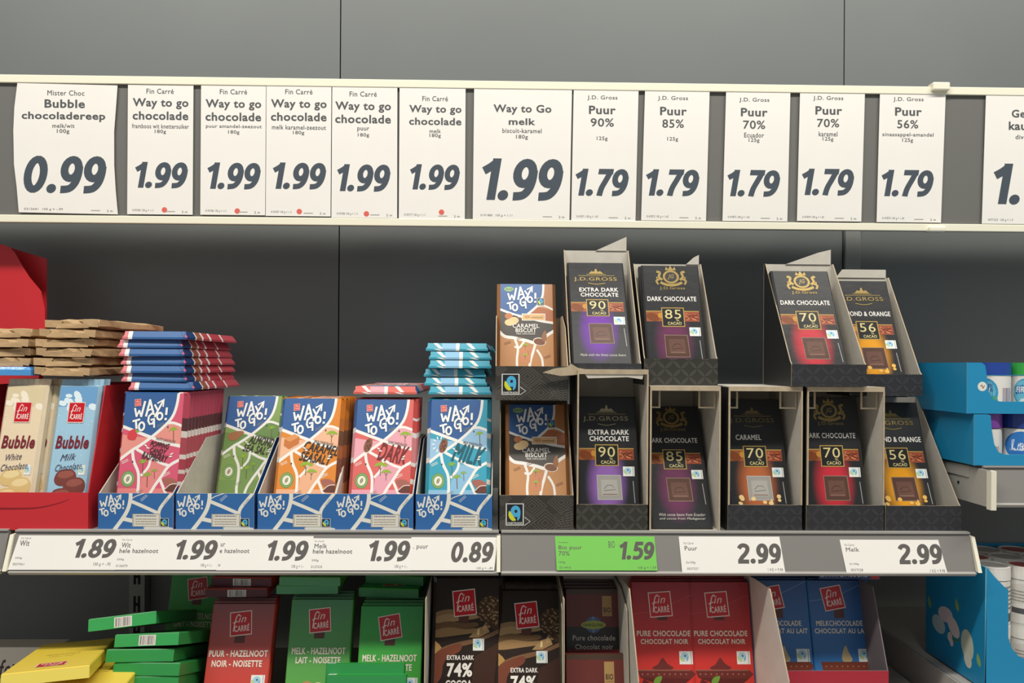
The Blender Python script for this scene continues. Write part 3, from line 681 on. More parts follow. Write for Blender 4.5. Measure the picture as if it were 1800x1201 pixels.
# --- biscuit caramel bar -----------------------------------------------------------
def biscuit_kind():
    box = (752, 105, 1305, 1200)
    body = bar_body(WW, WH, WT, WC, WD, mat('wrap_biscuit', '#b07a4e', .36)); R = '#efece6'
    a = front_art(WW, WH, WC, box)
    a.rect(*box, '#c08a58'); a.poly([(740, 100), (1200, 100), (1190, 240), (1140, 340), (1060, 400), (1010, 440), (740, 370)], NAVY)
    a.poly([(1060, 410), (1150, 340), (1310, 380), (1310, 480), (1150, 480)], '#b4683f'); a.poly([(1225, 100), (1310, 100), (1310, 360), (1160, 330), (1215, 240)], '#b4784a')
    a.poly(smooth([(740, 380), (900, 440), (1100, 480), (1320, 520), (1300, 580), (1230, 650), (1100, 680), (850, 640), (740, 580)], 3, True), '#4b4641')
    a.line([(740, 365), (900, 420), (1050, 455), (1180, 485), (1320, 505)], 22, R, True); a.line([(1210, 95), (1200, 220), (1150, 320), (1040, 415)], 22, R, True); a.line([(1140, 335), (1220, 330), (1320, 375)], 18, R, True)
    a.line([(740, 590), (800, 640), (900, 655), (1020, 680), (1130, 700), (1250, 620), (1320, 580)], 30, R, True)
    a.line([(905, 670), (935, 760), (925, 900), (950, 1200)], 24, R, True); a.line([(1120, 705), (1090, 800), (1060, 900), (1010, 1200)], 26, R, True); a.line([(1130, 770), (1170, 830), (1190, 910), (1200, 1200)], 22, R, True); a.line([(1000, 690), (950, 750), (900, 740)], 20, R, True)
    a.poly([(960, 760), (1080, 740), (1060, 900), (950, 900)], '#c9875e')
    a.ell(840, 435, 40, 30, '#c27a4c'); a.ell(895, 480, 50, 36, '#eac68e'); a.ell(850, 500, 52, 34, '#edcb96')
    a.poly([(885, 425), (935, 438), (935, 446), (885, 440)], '#2c2a28')
    a.ell(1160, 690, 68, 40, '#e9dccb', 8); a.ell(1160, 692, 60, 33, '#7c5038', 8); a.poly(smooth([(1180, 660), (1200, 600), (1225, 580), (1235, 650), (1215, 690)], 4, True), '#9a6844')
    a.acacia(1010, 770, 60); a.acacia(1010, 870, 60); a.palm(1045, 820, 60, '#d98a7a')
    for k, (x, y) in enumerate(((830, 705), (1240, 840), (960, 655))): a.rot(x, y, -20); a.scribble(x - 36, y - 14, x + 34, y + 14, 2, '#7a4f30', k); a.rot()
    a.rect(978, 410, 1224, 480, R); a.rect(986, 418, 1216, 472, '#d9a05a'); a.rect(994, 425, 1208, 465, '#e8bd84'); a.text('NEW sweetened', 1008, 432, 1196, 458, '#8a5a2a', .02)
    a.fair(1140, 250, 1215, 330)
    a.ell(842, 160, 52, 25, '#8fb37c'); a.text('FAIRGLOBE', 805, 152, 880, 168, '#3f5a34', .02)
    am = art_mesh('map_print_biscuit', [(a, front_at(WW, WH, WC), EX, EZ)], INKS)
    g = front_art(WW, WH, WC, box, 130); g.way(818, 130, 1132, 380); gm = art_mesh('brush_lettering', [(g, front_at(WW, WH, WC), EX, EZ)], INKS)
    g = front_art(WW, WH, WC, box, 130); g.text('CARAMEL', 882, 515, 1158, 556, '#f0ece4', .022); g.text('BISCUIT', 912, 560, 1128, 600, '#f0ece4', .022); g.text('MILK CHOCOLATE', 922, 604, 1115, 624, '#dcd6cc', .02)
    fm = art_mesh('flavour_lettering', [(g, front_at(WW, WH, WC), EX, EZ)], INKS)
    return Kind([('wrapper', body.mesh('wrap_biscuit'), None), ('map_print', am, None), ('brush_lettering', gm, None), ('flavour_lettering', fm, None)])
BISC = biscuit_kind()

# ------------------------------------------------------------------ display trays
def tray(label, xa, xb, yf, zs, fh, depth, side, back_h, m_out, m_in, front=None, rim=None, group=None, name='display_tray', front_panel=True, t=.0014, side_art=None, notch=.0):
    """side: outline of the side wall as (depth, height) points from the front lip backwards"""
    W = xb - xa; root = thing(name, label, 'display tray', ((xa + xb) / 2, yf, zs + .0003), group=group); rim = rim or m_in; w = W / 2
    b = MB(); b.box(-w + t, w - t, t, depth - t, 0, t, m_in); link('base_panel', b.mesh('base_panel'), root)
    if front_panel:
        P = [(0, 0), (W, 0), (W, fh - notch), (W - notch, fh), (notch, fh), (0, fh - notch)] if notch else [(0, 0), (W, 0), (W, fh), (0, fh)]
        b = MB(); b.prism(P, (-w, 0, 0), EX, EZ, t, m_out, m_in, rim); fp = link('front_panel', b.mesh('front_panel'), root)
        if front:
            link('front_print', art_mesh('tray_print', [(front, (-w, 0, 0), EX, EZ)], INK), fp)
    b = MB(); b.prism([(0, 0), (W, 0), (W, back_h), (0, back_h)], (w, depth, 0), NX, EZ, t, m_out, m_in, rim); link('back_panel', b.mesh('back_panel'), root)
    S = [(t, 0)] + [(max(t, d), h) for d, h in side] + [(depth - t, side[-1][1]), (depth - t, 0)]
    b = MB(); b.prism(S, (w, 0, 0), EY, EZ, t, m_out, m_in, rim); link('side_panel', b.mesh('side_panel'), root)
    b = MB(); b.prism([(-d, h) for d, h in S][::-1], (-w, 0, 0), NY, EZ, t, m_out, m_in, rim); link('side_panel', b.mesh('side_panel'), root)
    return root

YF = 1.0665
def wtg_front(W, H):
    a = Art(W, H, (72, 770, 880, 1160)); R = '#ebe8dd'
    a.rect(72, 770, 880, 1160, '#346cac')
    a.line([(420, 760), (418, 830), (395, 930), (340, 1030), (235, 1170)], 40, R, True); a.line([(415, 850), (560, 910), (730, 985)], 36, R, True)
    a.line([(430, 830), (480, 800), (580, 765)], 9, R, True); a.line([(870, 765), (800, 850), (740, 930), (725, 1000), (740, 1060)], 34, R, True); a.line([(345, 1040), (450, 1062)], 42, R)
    a.rot(800, 860, -55); a.text('SUN BAKED', 755, 852, 845, 868, '#6b6a66', .01); a.rot()
    a.rot(560, 820, -42); a.scribble(520, 805, 610, 838, 2, '#c8d2dc', 4); a.rot()
    a.poly(smooth([(560, 1130), (700, 1110), (880, 1135), (880, 1160), (640, 1160)], 4, True), '#d8d8d2')
    a.rect(440, 985, 735, 1122, '#8d8577'); a.rect(446, 991, 729, 1117, '#e4dfd2'); a.scribble(475, 998, 700, 1020, 1, '#3c4c78', 8); a.scribble(475, 1030, 700, 1108, 3, '#9b9388', 9); a.line([(455, 995), (455, 1112)], 5, '#8d8577')
    a.fair(738, 1032, 832, 1130)
    a.way(80, 782, 352, 1006, '#eeece4')
    return a
def colour_name(k): return k
wt = [(172, 305, 'blue map-pattern tray at left holding the pink raspberry bars'), (308.5, 447, 'blue map-pattern tray holding the green almond bars'), (452, 590, 'blue map-pattern tray holding the orange caramel bars'), (588.5, 727, 'blue map-pattern tray holding the salmon dark bars'), (730, 866, 'blue map-pattern tray holding the turquoise milk bars')]
TX = []
for l, r, lab in wt:
    xa, xb = X(l, 900, YF), X(r, 900, YF); TX.append((xa + .0006, xb - .0006))
    xa += .0006; xb -= .0006
    tray(lab, xa, xb, YF, ZS, .051, .182, [(0, .051), (.107, .118)], .118, BLUEW, GREYB, wtg_front(xb - xa, .051), group='blue map-pattern trays')
def row(kind, label_first, label_rest, px_b, Y0, lean, n, name='chocolate_bar', z0=None, step=.0122, group=None, skip_rest=(), py=900, jitter=.0005, x=None, cat='chocolate bar'):
    x = X(px_b, py, Y0) if x is None else x; z0 = ZS + .0022 if z0 is None else z0
    for i in range(n):
        put(kind, label_first if i == 0 else label_rest, cat, name, (x + (random.uniform(-1, 1) * jitter if i else 0), Y0 + i * step, z0), lean, group=group, skip=skip_rest if i else ())
row(RASP, 'front pink raspberry bar with map print, first in the left blue tray', 'raspberry bar behind the front pink one, only its banded right edge showing', 253, 1.0715, 10, 12, group='raspberry bars standing in the left tray', skip_rest=('flavour_lettering', 'brush_lettering', 'brand_square'))
row(ALM, 'green almond sea salt bar set back in the second blue tray', 'x', 0, 1.158, 20, 1, x=X(430, 868, 1.17))
put(CARA, 'front orange caramel sea salt bar with map print', 'chocolate bar', 'chocolate_bar', (X(537, 868, 1.09), 1.072, ZS + .0022), 19)
for i in range(4): put(CARA, 'caramel sea salt bar behind the front orange one, only its right edge showing', 'chocolate bar', 'chocolate_bar', (X(537, 868, 1.09) + .0035 + .001 * (i % 2), 1.0725 + (i + 1) * .0126, ZS + .0022), 19, group='caramel bars behind the front one', skip=('flavour_lettering', 'brush_lettering', 'brand_square'))
put(DRK, 'front salmon red dark chocolate bar with map print', 'chocolate bar', 'chocolate_bar', (X(669, 868, 1.09), 1.072, ZS + .0022), 20)
for i in range(4): put(DRK, 'salmon dark chocolate bar behind the front one, in its shade', 'chocolate bar', 'chocolate_bar', (X(669, 868, 1.09) + .001, 1.0725 + (i + 1) * .0128, ZS + .0022), 20, group='dark bars behind the front one', skip=('flavour_lettering', 'brush_lettering', 'brand_square'))
put(MLK, 'front turquoise milk chocolate bar with map print, beside the black carton', 'chocolate bar', 'chocolate_bar', (X(804, 868, 1.09), 1.072, ZS + .0022), 20)
for i in range(5): put(MLK, 'milk chocolate bar behind the front turquoise one', 'chocolate bar', 'chocolate_bar', (X(804, 868, 1.09) + .0005, 1.0725 + (i + 1) * .0128, ZS + .0022), 20, group='milk bars behind the front one', skip=('flavour_lettering', 'brush_lettering', 'brand_square'))
ORD = ('lowest', 'second from the bottom', 'third from the bottom', 'fourth from the bottom', 'fifth from the bottom', 'sixth from the bottom', 'topmost')
def lying(kind, label, px_l, px_r, py_bottom, Y, yaw=0, pitch=0, name='chocolate_bar', cat='chocolate bar', group=None, T=WT, H=WH, roll=0, skip=(), front_up=True, z=None):
    """lies on its back, top end towards the viewer"""
    p = at((px_l + px_r) / 2, py_bottom, Y); z = p.z if z is None else z
    # local +Z (length) -> -Y (towards viewer end is the top), front (-Y) -> +Z
    R = Euler((math.radians(90), 0, 0)).to_matrix()           # Z->-Y, Y->Z : front (-Y) faces down
    R = Matrix(((-1, 0, 0), (0, 0, -1), (0, -1, 0)))          # columns: x->-X, y->-Z, z->-Y : front up
    R = Euler((math.radians(pitch), math.radians(roll), math.radians(yaw))).to_matrix() @ R
    # anchor: local point (0, T, H) = bottom of the viewer end
    off = R @ Vector((0, T, H))
    return put(kind, label, cat, name, Vector((p.x, Y, z)) - off, rot=R.to_euler(), group=group, skip=skip)
zt = ZS + .0022 + WH * math.cos(math.radians(10)) + .0008
pinks = [(227, 340, 0), (214, 327, 1), (213, 325, 2), (212, 326, 2), (210, 322, 1), (207, 320, 1), (214, 329, 2)]
for i, (l, r, yw) in enumerate(pinks):
    lying(RASP, 'pink raspberry bar lying flat in the pile on the left tray, %s' % ORD[i], l, r, 697 - 15.4 * i, 1.108 + .002 * (i % 2), -yw * .8, group='flat pile of raspberry bars', z=zt + i * .0121)
zt2 = ZS + .0022 + WH * math.cos(math.radians(20)) + .0045
lying(DRK, 'salmon dark bar lying flat on top of the standing ones', 617, 737, 697, 1.132, 0, z=zt2, T=WT)
mk = [(755, 862, 0, 0), (746, 856, 1.5, 0), (745, 854, -2, .8), (756, 861, 2, -.4), (758, 860, 1, 0), (749, 857, -3, 0)]
for i, (l, r, yw, pt) in enumerate(mk):
    lying(MLK, 'turquoise milk bar lying flat in the pile beside the black carton, %s' % (ORD[i] if i < 5 else 'topmost'), l, r, 697 - 14.4 * i, 1.142 + .004 * ((i * 7) % 3 - 1), yw, 0, group='flat pile of milk bars', z=zt2 + i * .0129)

# ------------------------------------------------------------------ biscuit trays (black, carved pattern)
def tribal(W, H):
    a = Art(W, H, (735, 905, 1340, 1185)); a.rect(735, 905, 1340, 1185, '#3a3733'); c = '#5c5852'
    for cx, cy, r in ((1000, 990, 120), (1240, 960, 110), (880, 1100, 150), (1110, 1120, 130), (1310, 1120, 110), (760, 930, 70), (760, 1150, 60)):
        for k in range(4):
            q = r * (1 - k * .25)
            if q > 8: a.line([(cx - q, cy), (cx, cy - q * .8), (cx + q, cy), (cx, cy + q * .8)], 7, c, closed=True)
    for k in range(9): a.line([(740 + k * 18, 1180), (745 + k * 18, 1100 - k * 3)], 6, c)
    for k in range(8): a.line([(1180, 1170 - k * 16), (1330, 1160 - k * 22)], 6, c)
    a.rect(782, 965, 940, 1142, '#3a3733'); a.fair(786, 968, 934, 1140)
    a.line([(940, 1075), (985, 1108), (940, 1140)], 6, '#d8d8d2')
    return a
xa, xb = X(878, 900, YF), X(1008, 900, YF)
tray('lower black patterned tray holding the caramel biscuit bars', xa, xb, YF, ZS, .05, .15, [(0, .05), (.05, .11), (.10, .176)], .18, BLACKC, KRAFT, tribal(xb - xa, .05), group='black patterned biscuit trays')
xm = X(945, 870, 1.105)
for i in range(3): put(BISC, 'front caramel biscuit bar in the lower black tray' if i == 0 else 'caramel biscuit bar behind the front one in the lower tray', 'chocolate bar', 'chocolate_bar', (xm + (.004 * i), 1.074 + i * .0135, ZS + .0022), 26, group='caramel biscuit bars')
ZU = ZS + .0003 + .181
xa2, xb2 = X(871, 670, 1.08), X(999, 670, 1.08)
tray('upper black patterned tray with a single caramel biscuit bar', xa2, xb2, 1.079, ZU, .048, .16, [(0, .048), (.05, .105), (.10, .125)], .125, BLACKC, KRAFT, tribal(xb2 - xa2, .048), group='black patterned biscuit trays')
put(BISC, 'single caramel biscuit bar leaning in the upper black tray', 'chocolate bar', 'chocolate_bar', (X(925, 640, 1.2), 1.148, ZU + .0022), 21, group='caramel biscuit bars')

# ------------------------------------------------------------------ dark premium bars
JW, JH, JT = .087, .19, .011
GOLD = '#b99a52'
def dark_kind(name, glow, pct, lines, crest, deco=None, foil=False, tail=None, gold='#857140'):
    """drawing units: 100 wide, 218 high"""
    box = (0, 0, 100, 218); C = .0025
    body = bar_body(JW, JH, JT, C, .0025, mat('wrap_black', '#2b2c2e', .4))
    a = front_art(JW, JH, C, box)
    a.rect(0, 0, 100, 218, '#303133')
    g = lin(glow); k = lin('#303133')
    def fn(u, v):
        x, y = (u - .47) / .40, (v - .36) / .50; d = max(0, min(1, 1.4 - 1.3 * math.sqrt(x ** 2 + y * y * .8) ** 1.6)); d *= max(0, min(1, (.5 - abs(u - .5)) / .12))
        return tuple(k[q] + (g[q] - k[q]) * d for q in range(3))
    a.grad(4, 106, 96, 218, 22, 16, fn)
    y = 89
    a.rect(0, y, 31, y + 18, '#9a5a36'); a.rect(67, y, 96, y + 18, '#9a5038'); r = random.Random(5)
    a.ell(12, y + 10, 12, 7.5, '#7e4528', 20); a.ell(26, y + 7, 5, 5, '#c08a3c')
    for q in range(16): a.line([(67 + r.uniform(1, 24), y + r.uniform(2, 16)), (67 + r.uniform(4, 28), y + r.uniform(2, 16))], 1.7, r.choice(('#c07858', '#6e3424', '#d08a66')))
    a.line([(0, y - 1), (96, y - 1)], 1.6, GOLD)
    a.rect(28, 81, 69, 117, GOLD); a.rect(29.5, 82.5, 67.5, 115.5, '#2a2a2b')
    a.fair(76, 118, 96, 134, False)
    sq = '#9b9892' if foil else '#5a4038'  # foil variant: light reflected by the wrapper is painted in as silver greys
    a.poly([(30, 132), (72, 132), (74, 173), (31, 173)], '#8f7f6c' if not foil else '#b9b6b0'); a.poly([(31, 133), (71, 133), (73, 172), (32, 172)], sq)
    a.poly([(37, 140), (65, 140), (67, 166), (38, 166)], '#6b4d43' if not foil else '#a9a6a0'); a.line([(42, 155), (48, 149), (56, 149), (62, 156), (42, 158)], 1.2, '#4a342d' if not foil else '#6f6c68'); a.line([(40, 164), (65, 164)], 1.6, '#8a6d5e')
    a.line([(93, 142), (95, 178)], 1.2, '#a9a8a2')
    if deco:
        for q in range(9): a.ell(r.uniform(12, 90), r.uniform(166, 178), r.uniform(2, 6), r.uniform(2, 4), deco, r.uniform(0, 90), 8)
    if tail:
        for q, t in enumerate(tail): a.text(t, 12, 193 + q * 7, 92, 198 + q * 7, '#c9c4bc', .0, .3)
    am = art_mesh('carton_print_' + name, [(a, front_at(JW, JH, C), EX, EZ)], INKG)
    g2 = front_art(JW, JH, C, box, 60); cy = 18
    if crest:
        g2.ell(50, 22, 15, 13, gold); g2.ell(50, 22, 11, 9.5, '#2e2d2b'); g2.text('JG', 44, 17, 56, 27, gold, .01, .3)
        g2.poly([(40, 9), (42, 2), (46, 7), (50, 0), (54, 7), (58, 2), (60, 9)], gold)
        for sgn in (-1, 1):
            g2.line([(50 + sgn * 16, 28), (50 + sgn * 22, 22), (50 + sgn * 20, 14), (50 + sgn * 26, 12)], 4.5, gold, True); g2.line([(50 + sgn * 20, 26), (50 + sgn * 27, 30), (50 + sgn * 24, 37)], 3.6, gold, True); g2.line([(50 + sgn * 26, 22), (50 + sgn * 25, 30)], 2.4, gold)
        g2.line([(30, 33), (40, 37), (50, 38), (60, 37), (70, 33)], 5, gold, True)
        g2.text('J.D.Gross', 28, 41, 74, 48, gold, .01)
    else:
        g2.poly([(36, 25), (42, 19), (46, 21), (50, 14), (54, 21), (58, 19), (64, 25)], gold); g2.ell(50, 16, 2, 2, gold); g2.line([(32, 26.5), (68, 26.5)], 1, gold)
        for q in range(26): g2.rect(17 + q * 2.6, 28.5, 18.6 + q * 2.6, 30.5, '#7a6a3e')
        g2.text('J.D.GROSS', 8, 33, 88, 43, gold, .01)
        g2.line([(34, 46), (50, 48.5), (66, 46)], 1.4, gold, True)
    cm = art_mesh('crest_' + name, [(g2, front_at(JW, JH, C), EX, EZ)], INKF)
    g3 = front_art(JW, JH, C, box, 60)
    for t, x0, y0, x1, y1 in lines: g3.text(t, x0, y0, x1, y1, '#e6e3dc', .022)
    tm = art_mesh('flavour_lettering', [(g3, front_at(JW, JH, C), EX, EZ)], INK)
    g4 = front_art(JW, JH, C, box, 60); g4.text(pct, 34, 85, 63, 102, '#d4c78a', .0); g4.text('%', 53, 103, 59, 107, '#d4c78a', .0); g4.text('CACAO', 38, 108, 63, 113.5, '#d4c78a', .02)
    pm = art_mesh('cocoa_number', [(g4, front_at(JW, JH, C), EX, EZ)], INK)
    return Kind([('wrapper', body.mesh('wrap_' + name), None), ('carton_print', am, None), ('crest', cm, 'gold foil crest'), ('flavour_lettering', tm, None), ('cocoa_number', pm, None)])
XD = [('EXTRA DARK', 17, 56, 89, 64.5), ('CHOCOLATE', 19, 67, 88, 75.5)]
DC = [('DARK CHOCOLATE', 4, 60, 93, 69)]
J90 = dark_kind('ninety', '#6c2ba0', '90', XD, False, tail=('Made with the finest cocoa beans',))
J90_SHEEN = dark_kind('ninety_sheen', '#8a62a8', '90', XD, False, foil=True, tail=('Made with the finest cocoa beans',), gold='#8f8468')
J85 = dark_kind('eightyfive', '#6a3556', '85', DC, True, tail=('With cocoa beans from Ecuador', 'and cocoa from Madagascar'))
J70C = dark_kind('caramel_dark', '#b0643c', '70', [('CARAMEL', 17, 62, 62, 71)], False, deco='#e8c98a', foil=True, gold='#6f623f')
J70 = dark_kind('seventy', '#c23440', '70', DC, True)
J56 = dark_kind('orange_almond', '#e09a24', '56', [('ALMOND & ORANGE', 1, 62, 96, 71)], False, deco='#e8b860')

def leaf_front(W, H, base='#34342f', leaf='#44433d', faint=False):
    n = 4.6; a = Art(W, H, (0, 0, n, n * H / W)); a.rect(0, 0, n, n, base)
    for i in range(6):
        for j in range(3):
            cx, cy = i + .3, j * 1.0 + .15
            for dx, dy, r in ((.25, .25, -45), (-.25, .25, 45), (.25, -.25, 45), (-.25, -.25, -45)):
                a.ell(cx + dx, cy + dy, .33, .105, leaf, r, 12)
    return a
def carton(label, l, r, yf, z0, fh, depth, H, hooded=False, front=True, faint=False, py=900, flap=None, notch=.004, wins=False):
    xa, xb = X(l, py, yf) + .0004, X(r, py, yf) - .0004; W = xb - xa
    side = [(0, H)] if hooded else [(0, fh), (.006, fh + .004), (depth - .006, H)]
    t = tray(label, xa, xb, yf, z0, fh, depth, side, H - (.0 if not hooded else 0), BLACKC, GREYB, leaf_front(W, fh, '#35352f' if not faint else '#303134', '#46453f' if not faint else '#393a3e', faint) if front else None, KRAFT, 'dark display cartons', 'display_carton', front, notch=notch if front else 0)
    w = W / 2
    if hooded:
        b = MB(); b.box(-w, w, .0005, depth, H + .0002, H + .0016, GREYB); link('top_panel', b.mesh('top_panel'), t)
        b = MB(); b.box(-w + .0002, w - .0002, -.0012, .0003, H - .005, H + .0016, KRAFT); link('torn_rim', b.mesh('torn_rim'), t)
        for sx in (-1, 1):
            b = MB(); b.box(min(sx * w, sx * (w - .0022)), max(sx * w, sx * (w - .0022)), -.0012, .0003, fh if front else 0, H - .005, KRAFT); link('torn_edge', b.mesh('torn_edge'), t)
        if wins:
            for x0_, x1_ in ((-w + .002, -w + .017), (w - .028, w - .004)):
                b = MB()
                for bx in ((x0_, x0_ + .0025, H - .028, H - .006), (x1_ - .0025, x1_, H - .028, H - .006), (x0_, x1_, H - .030, H - .0278)): b.box(bx[0], bx[1], .012, .0135, bx[2], bx[3], KRAFT)
                link('corner_fold', b.mesh('corner_fold', False), t)
    if flap:
        b = MB(); b.prism(flap[1], (0, depth - .003 if flap[0] == 'back' else 0, 0), EX, EZ, .0012, GREYB, GREYB, KRAFT); link('torn_flap', b.mesh('torn_flap'), t)
    return t
def jbar(kind, label, px, py, Yb, z0, lean, n=1, roll=0, x=None, step=.012, rest=None, grp='dark premium bars'):
    x = X(px, py, Yb) if x is None else x
    for i in range(n):
        put(kind, label if i == 0 else rest, 'chocolate bar', 'chocolate_bar', (x - .0015 * i, Yb + i * step, z0 + .0023), lean, 0, roll, group=grp)
# lower row
H90 = Z(1075, 652, 1.07) - ZS; HL = Z(1200, 681, 1.07) - ZS
carton('hooded dark carton with leaf pattern around the lower 90 bar', 1013, 1139, YF, ZS, .0375, .115, H90, True, flap=('front', [(-.04, H90 - .004), (-.035, H90 - .011), (.02, H90 - .009), (.041, H90 - .012), (.043, H90 - .003)]))
jbar(J90_SHEEN, 'lower 90 extra dark bar with silver sheen painted on its square in the hooded carton', 1072, 887, 1.073, ZS, 14)
carton('open-fronted dark carton with torn cardboard rim around the lower 85 bar', 1141, 1266, YF, ZS, .01, .15, HL, True, False, wins=True)
jbar(J85, 'lower 85 dark bar lying back in the open-fronted carton', 1200, 925, 1.072, ZS, 27)
carton('dark carton with torn cardboard rim around the caramel 70 bar', 1279, 1410, YF, ZS, .0375, .13, HL, True, True, True, wins=True)
jbar(J70C, 'caramel 70 dark bar with orange glow in the lower row', 1341, 887, 1.073, ZS, 17)
carton('dark carton with torn cardboard rim around the red 70 bar', 1417, 1554, YF, ZS, .0375, .13, HL, True, True, True, wins=True)
jbar(J70, 'lower red 70 dark bar under the gold crest', 1476, 887, 1.073, ZS, 13)
carton('rightmost low cut dark carton of the lower row, orange bar inside', 1556, 1690, YF, ZS, .037, .12, .185, False, True, True)
jbar(J56, 'lower orange almond 56 bar at the right end of the row', 1603, 887, 1.074, ZS, 21)
# upper row
zu90 = ZS + .0003 + H90 + .0018; zuL = ZS + .0003 + HL + .0018
t = carton('upper dark carton with its front lip pressed flat, 90 bar inside', 1001, 1128, 1.085, zu90, .008, .12, .185, False, True, True, py=640, flap=('back', [(.0, .185), (.048, .185), (.048, .207)]))
px_panel('torn_flap', [(954, 655), (975, 648), (999, 645), (1003, 639), (1016, 647), (1034, 650), (1031, 657), (1004, 660), (985, 661)], 1.068, KRAFT, t)
jbar(J90, 'upper purple 90 extra dark bar below the price strip', 1060, 640, 1.088, zu90, 31)
carton('upper dark carton with clear leaf pattern around the 85 bar', 1132, 1262, 1.09, zuL, .038, .10, .185, False, py=655, flap=('back', [(.03, .185), (.05, .185), (.05, .2), (.042, .196)]))
jbar(J85, 'upper 85 dark bar with gold crest in the leaf carton', 1194, 655, 1.094, zuL, 20, 2, rest='second 85 dark bar peeking out left behind the upper one')
carton('upper dark carton protruding beside the empty gap, red 70 bar inside', 1391, 1524, 1.062, zuL, .031, .115, .185, False, True, True, py=655, flap=('back', [(-.02, .185), (.05, .185), (.05, .208), (.03, .203)]))
jbar(J70, 'upper red 70 dark bar in the protruding carton', 1445, 640, 1.066, zuL, 26)
z56 = ZS + .0003 + .1885
carton('upper rightmost dark carton tucked behind the red 70 carton', 1494, 1622, 1.115, z56, .032, .105, .185, False, True, True, py=675, flap=('back', [(-.03, .185), (.05, .185), (.05, .198), (-.02, .198)]))
jbar(J56, 'upper orange almond 56 bar half hidden by the red 70 carton', 1549, 655, 1.119, z56, 22)

# ------------------------------------------------------------------ red tray with bubble bars, kraft packs on top
def red_front(W, H):
    a = Art(W, H, (-64, 865, 155, 932)); a.rect(-64, 865, 155, 932, '#cf3038')
    a.line([(-64, 893), (0, 894), (60, 893), (100, 885), (121, 877)], 5, '#8f1c26', True, w1=1.2); return a
xa, xb = X(-64, 900, YF), X(155, 900, YF)
rt = tray('red cardboard tray at left with a dark smile line, holding bubble bars', xa, xb, YF, ZS, .0515, .24, [(0, .0515), (.046, .198)], .198, RED, RED, red_front(xb - xa, .0515), RED)
px_panel('header_panel', [(-64, 424), (4, 430), (16, 434), (26, 445), (38, 466), (52, 488), (72, 512), (79, 545), (78, 620), (60, 700), (-64, 700)], 1.3, RED, rt)
px_panel('header_panel', [(-64, 418), (14, 434), (82, 455), (81, 620), (70, 700), (-64, 700)], 1.33, RED, rt)
BW, BH, BT = .0605, .196, .0125
def bubble_kind(name, base, top, word2, choc, splash):
    body = bar_body(BW, BH, BT, .004, .004, mat('flow_' + name, base, .2, bump=.5, bscale=38, coat=.3))
    for z0, z1 in ((BH, BH + .009), (-.006, 0)):
        n = 14
        for i in range(n):
            x0, x1 = -BW / 2 + BW * i / n, -BW / 2 + BW * (i + 1) / n; y0, y1 = (.005, .0062) if i % 2 else (.0062, .005)
            body.face([(x0, y0, z0), (x1, y1, z0), (x1, y1, z1), (x0, y0, z1)], mat('flow_' + name))
    a = front_art(BW, BH, .004, (0, 0, 100, 330)); a.rect(0, 0, 100, 330, base); a.rect(0, 0, 100, 52, top)
    r = random.Random(4)
    for k in range(12): a.ell(r.uniform(0, 100), r.uniform(20, 58), r.uniform(6, 15), r.uniform(4, 9), splash, r.uniform(0, 90), 10)
    for k in range(60): a.ell(r.uniform(2, 98), r.uniform(70, 320), r.uniform(.6, 1.6), r.uniform(.6, 1.6), splash, 0, 6)
    for cx, cy, q in ((42, 226, 0), (68, 246, 1), (36, 272, 2), (72, 286, 3)):
        a.poly(smooth([(cx - 28, cy + 6), (cx - 18, cy - 16), (cx + 14, cy - 20), (cx + 29, cy - 6), (cx + 24, cy + 16), (cx - 14, cy + 20)], 3, True), choc[1]); a.poly(smooth([(cx - 20, cy - 2), (cx - 12, cy - 14), (cx + 14, cy - 16), (cx + 22, cy - 6), (cx, cy + 2)], 3, True), choc[0])
    a.fair(76, 196, 94, 220, False)
    am = art_mesh('flow_print_' + name, [(a, front_at(BW, BH, .004), EX, EZ)], INKG)
    g = front_art(BW, BH, .004, (0, 0, 100, 330), 120); g.fin(50, 66, 44, 0, 52); bm = art_mesh('brand_square', [(g, front_at(BW, BH, .004), EX, EZ)], INKG)
    g = front_art(BW, BH, .004, (0, 0, 100, 330), 120); g.text('Bubble', 6, 124, 94, 156, '#7a2e38', .03, .15); g.rot(50, 190, -6); g.text(word2, 24, 168, 66, 184, '#4d4a5c', 0, .45); g.text('Chocolate', 12, 192, 82, 208, '#4d4a5c', 0, .45); g.rot()
    tm = art_mesh('flavour_lettering', [(g, front_at(BW, BH, .004), EX, EZ)], INKG)
    return Kind([('wrapper', body.mesh('flow_' + name), None), ('flow_print', am, None), ('brand_square', bm, None), ('flavour_lettering', tm, None)])
BUBB = bubble_kind('blue', '#9fc6dc', '#6fa0cc', 'Milk', ('#9a5a50', '#7c453e'), '#dcecf2')
BUBW = bubble_kind('white', '#e6d3b4', '#d9c8a4', 'White', ('#ead6a0', '#d9be80'), '#f0e6d2')
for i in range(2): put(BUBB, 'light blue bubble milk bar at the right end of the red tray' if i == 0 else 'light blue bubble bar behind the front one', 'chocolate bar', 'bubble_bar', (X(118, 865, 1.087) + .002 * i, 1.075 + .0145 * i, ZS + .008), 13, 0, 0, 'bubble bars in the red tray')
for i in range(4): put(BUBW, 'front cream white bubble bar at the left edge' if i == 0 else 'cream bubble bar behind the front white one, only its edge showing', 'chocolate bar', 'bubble_bar', (X(22, 865, 1.087) + .0085 * i, 1.075 + .0145 * i, ZS + .008), 13, 0, 0, 'bubble bars in the red tray')

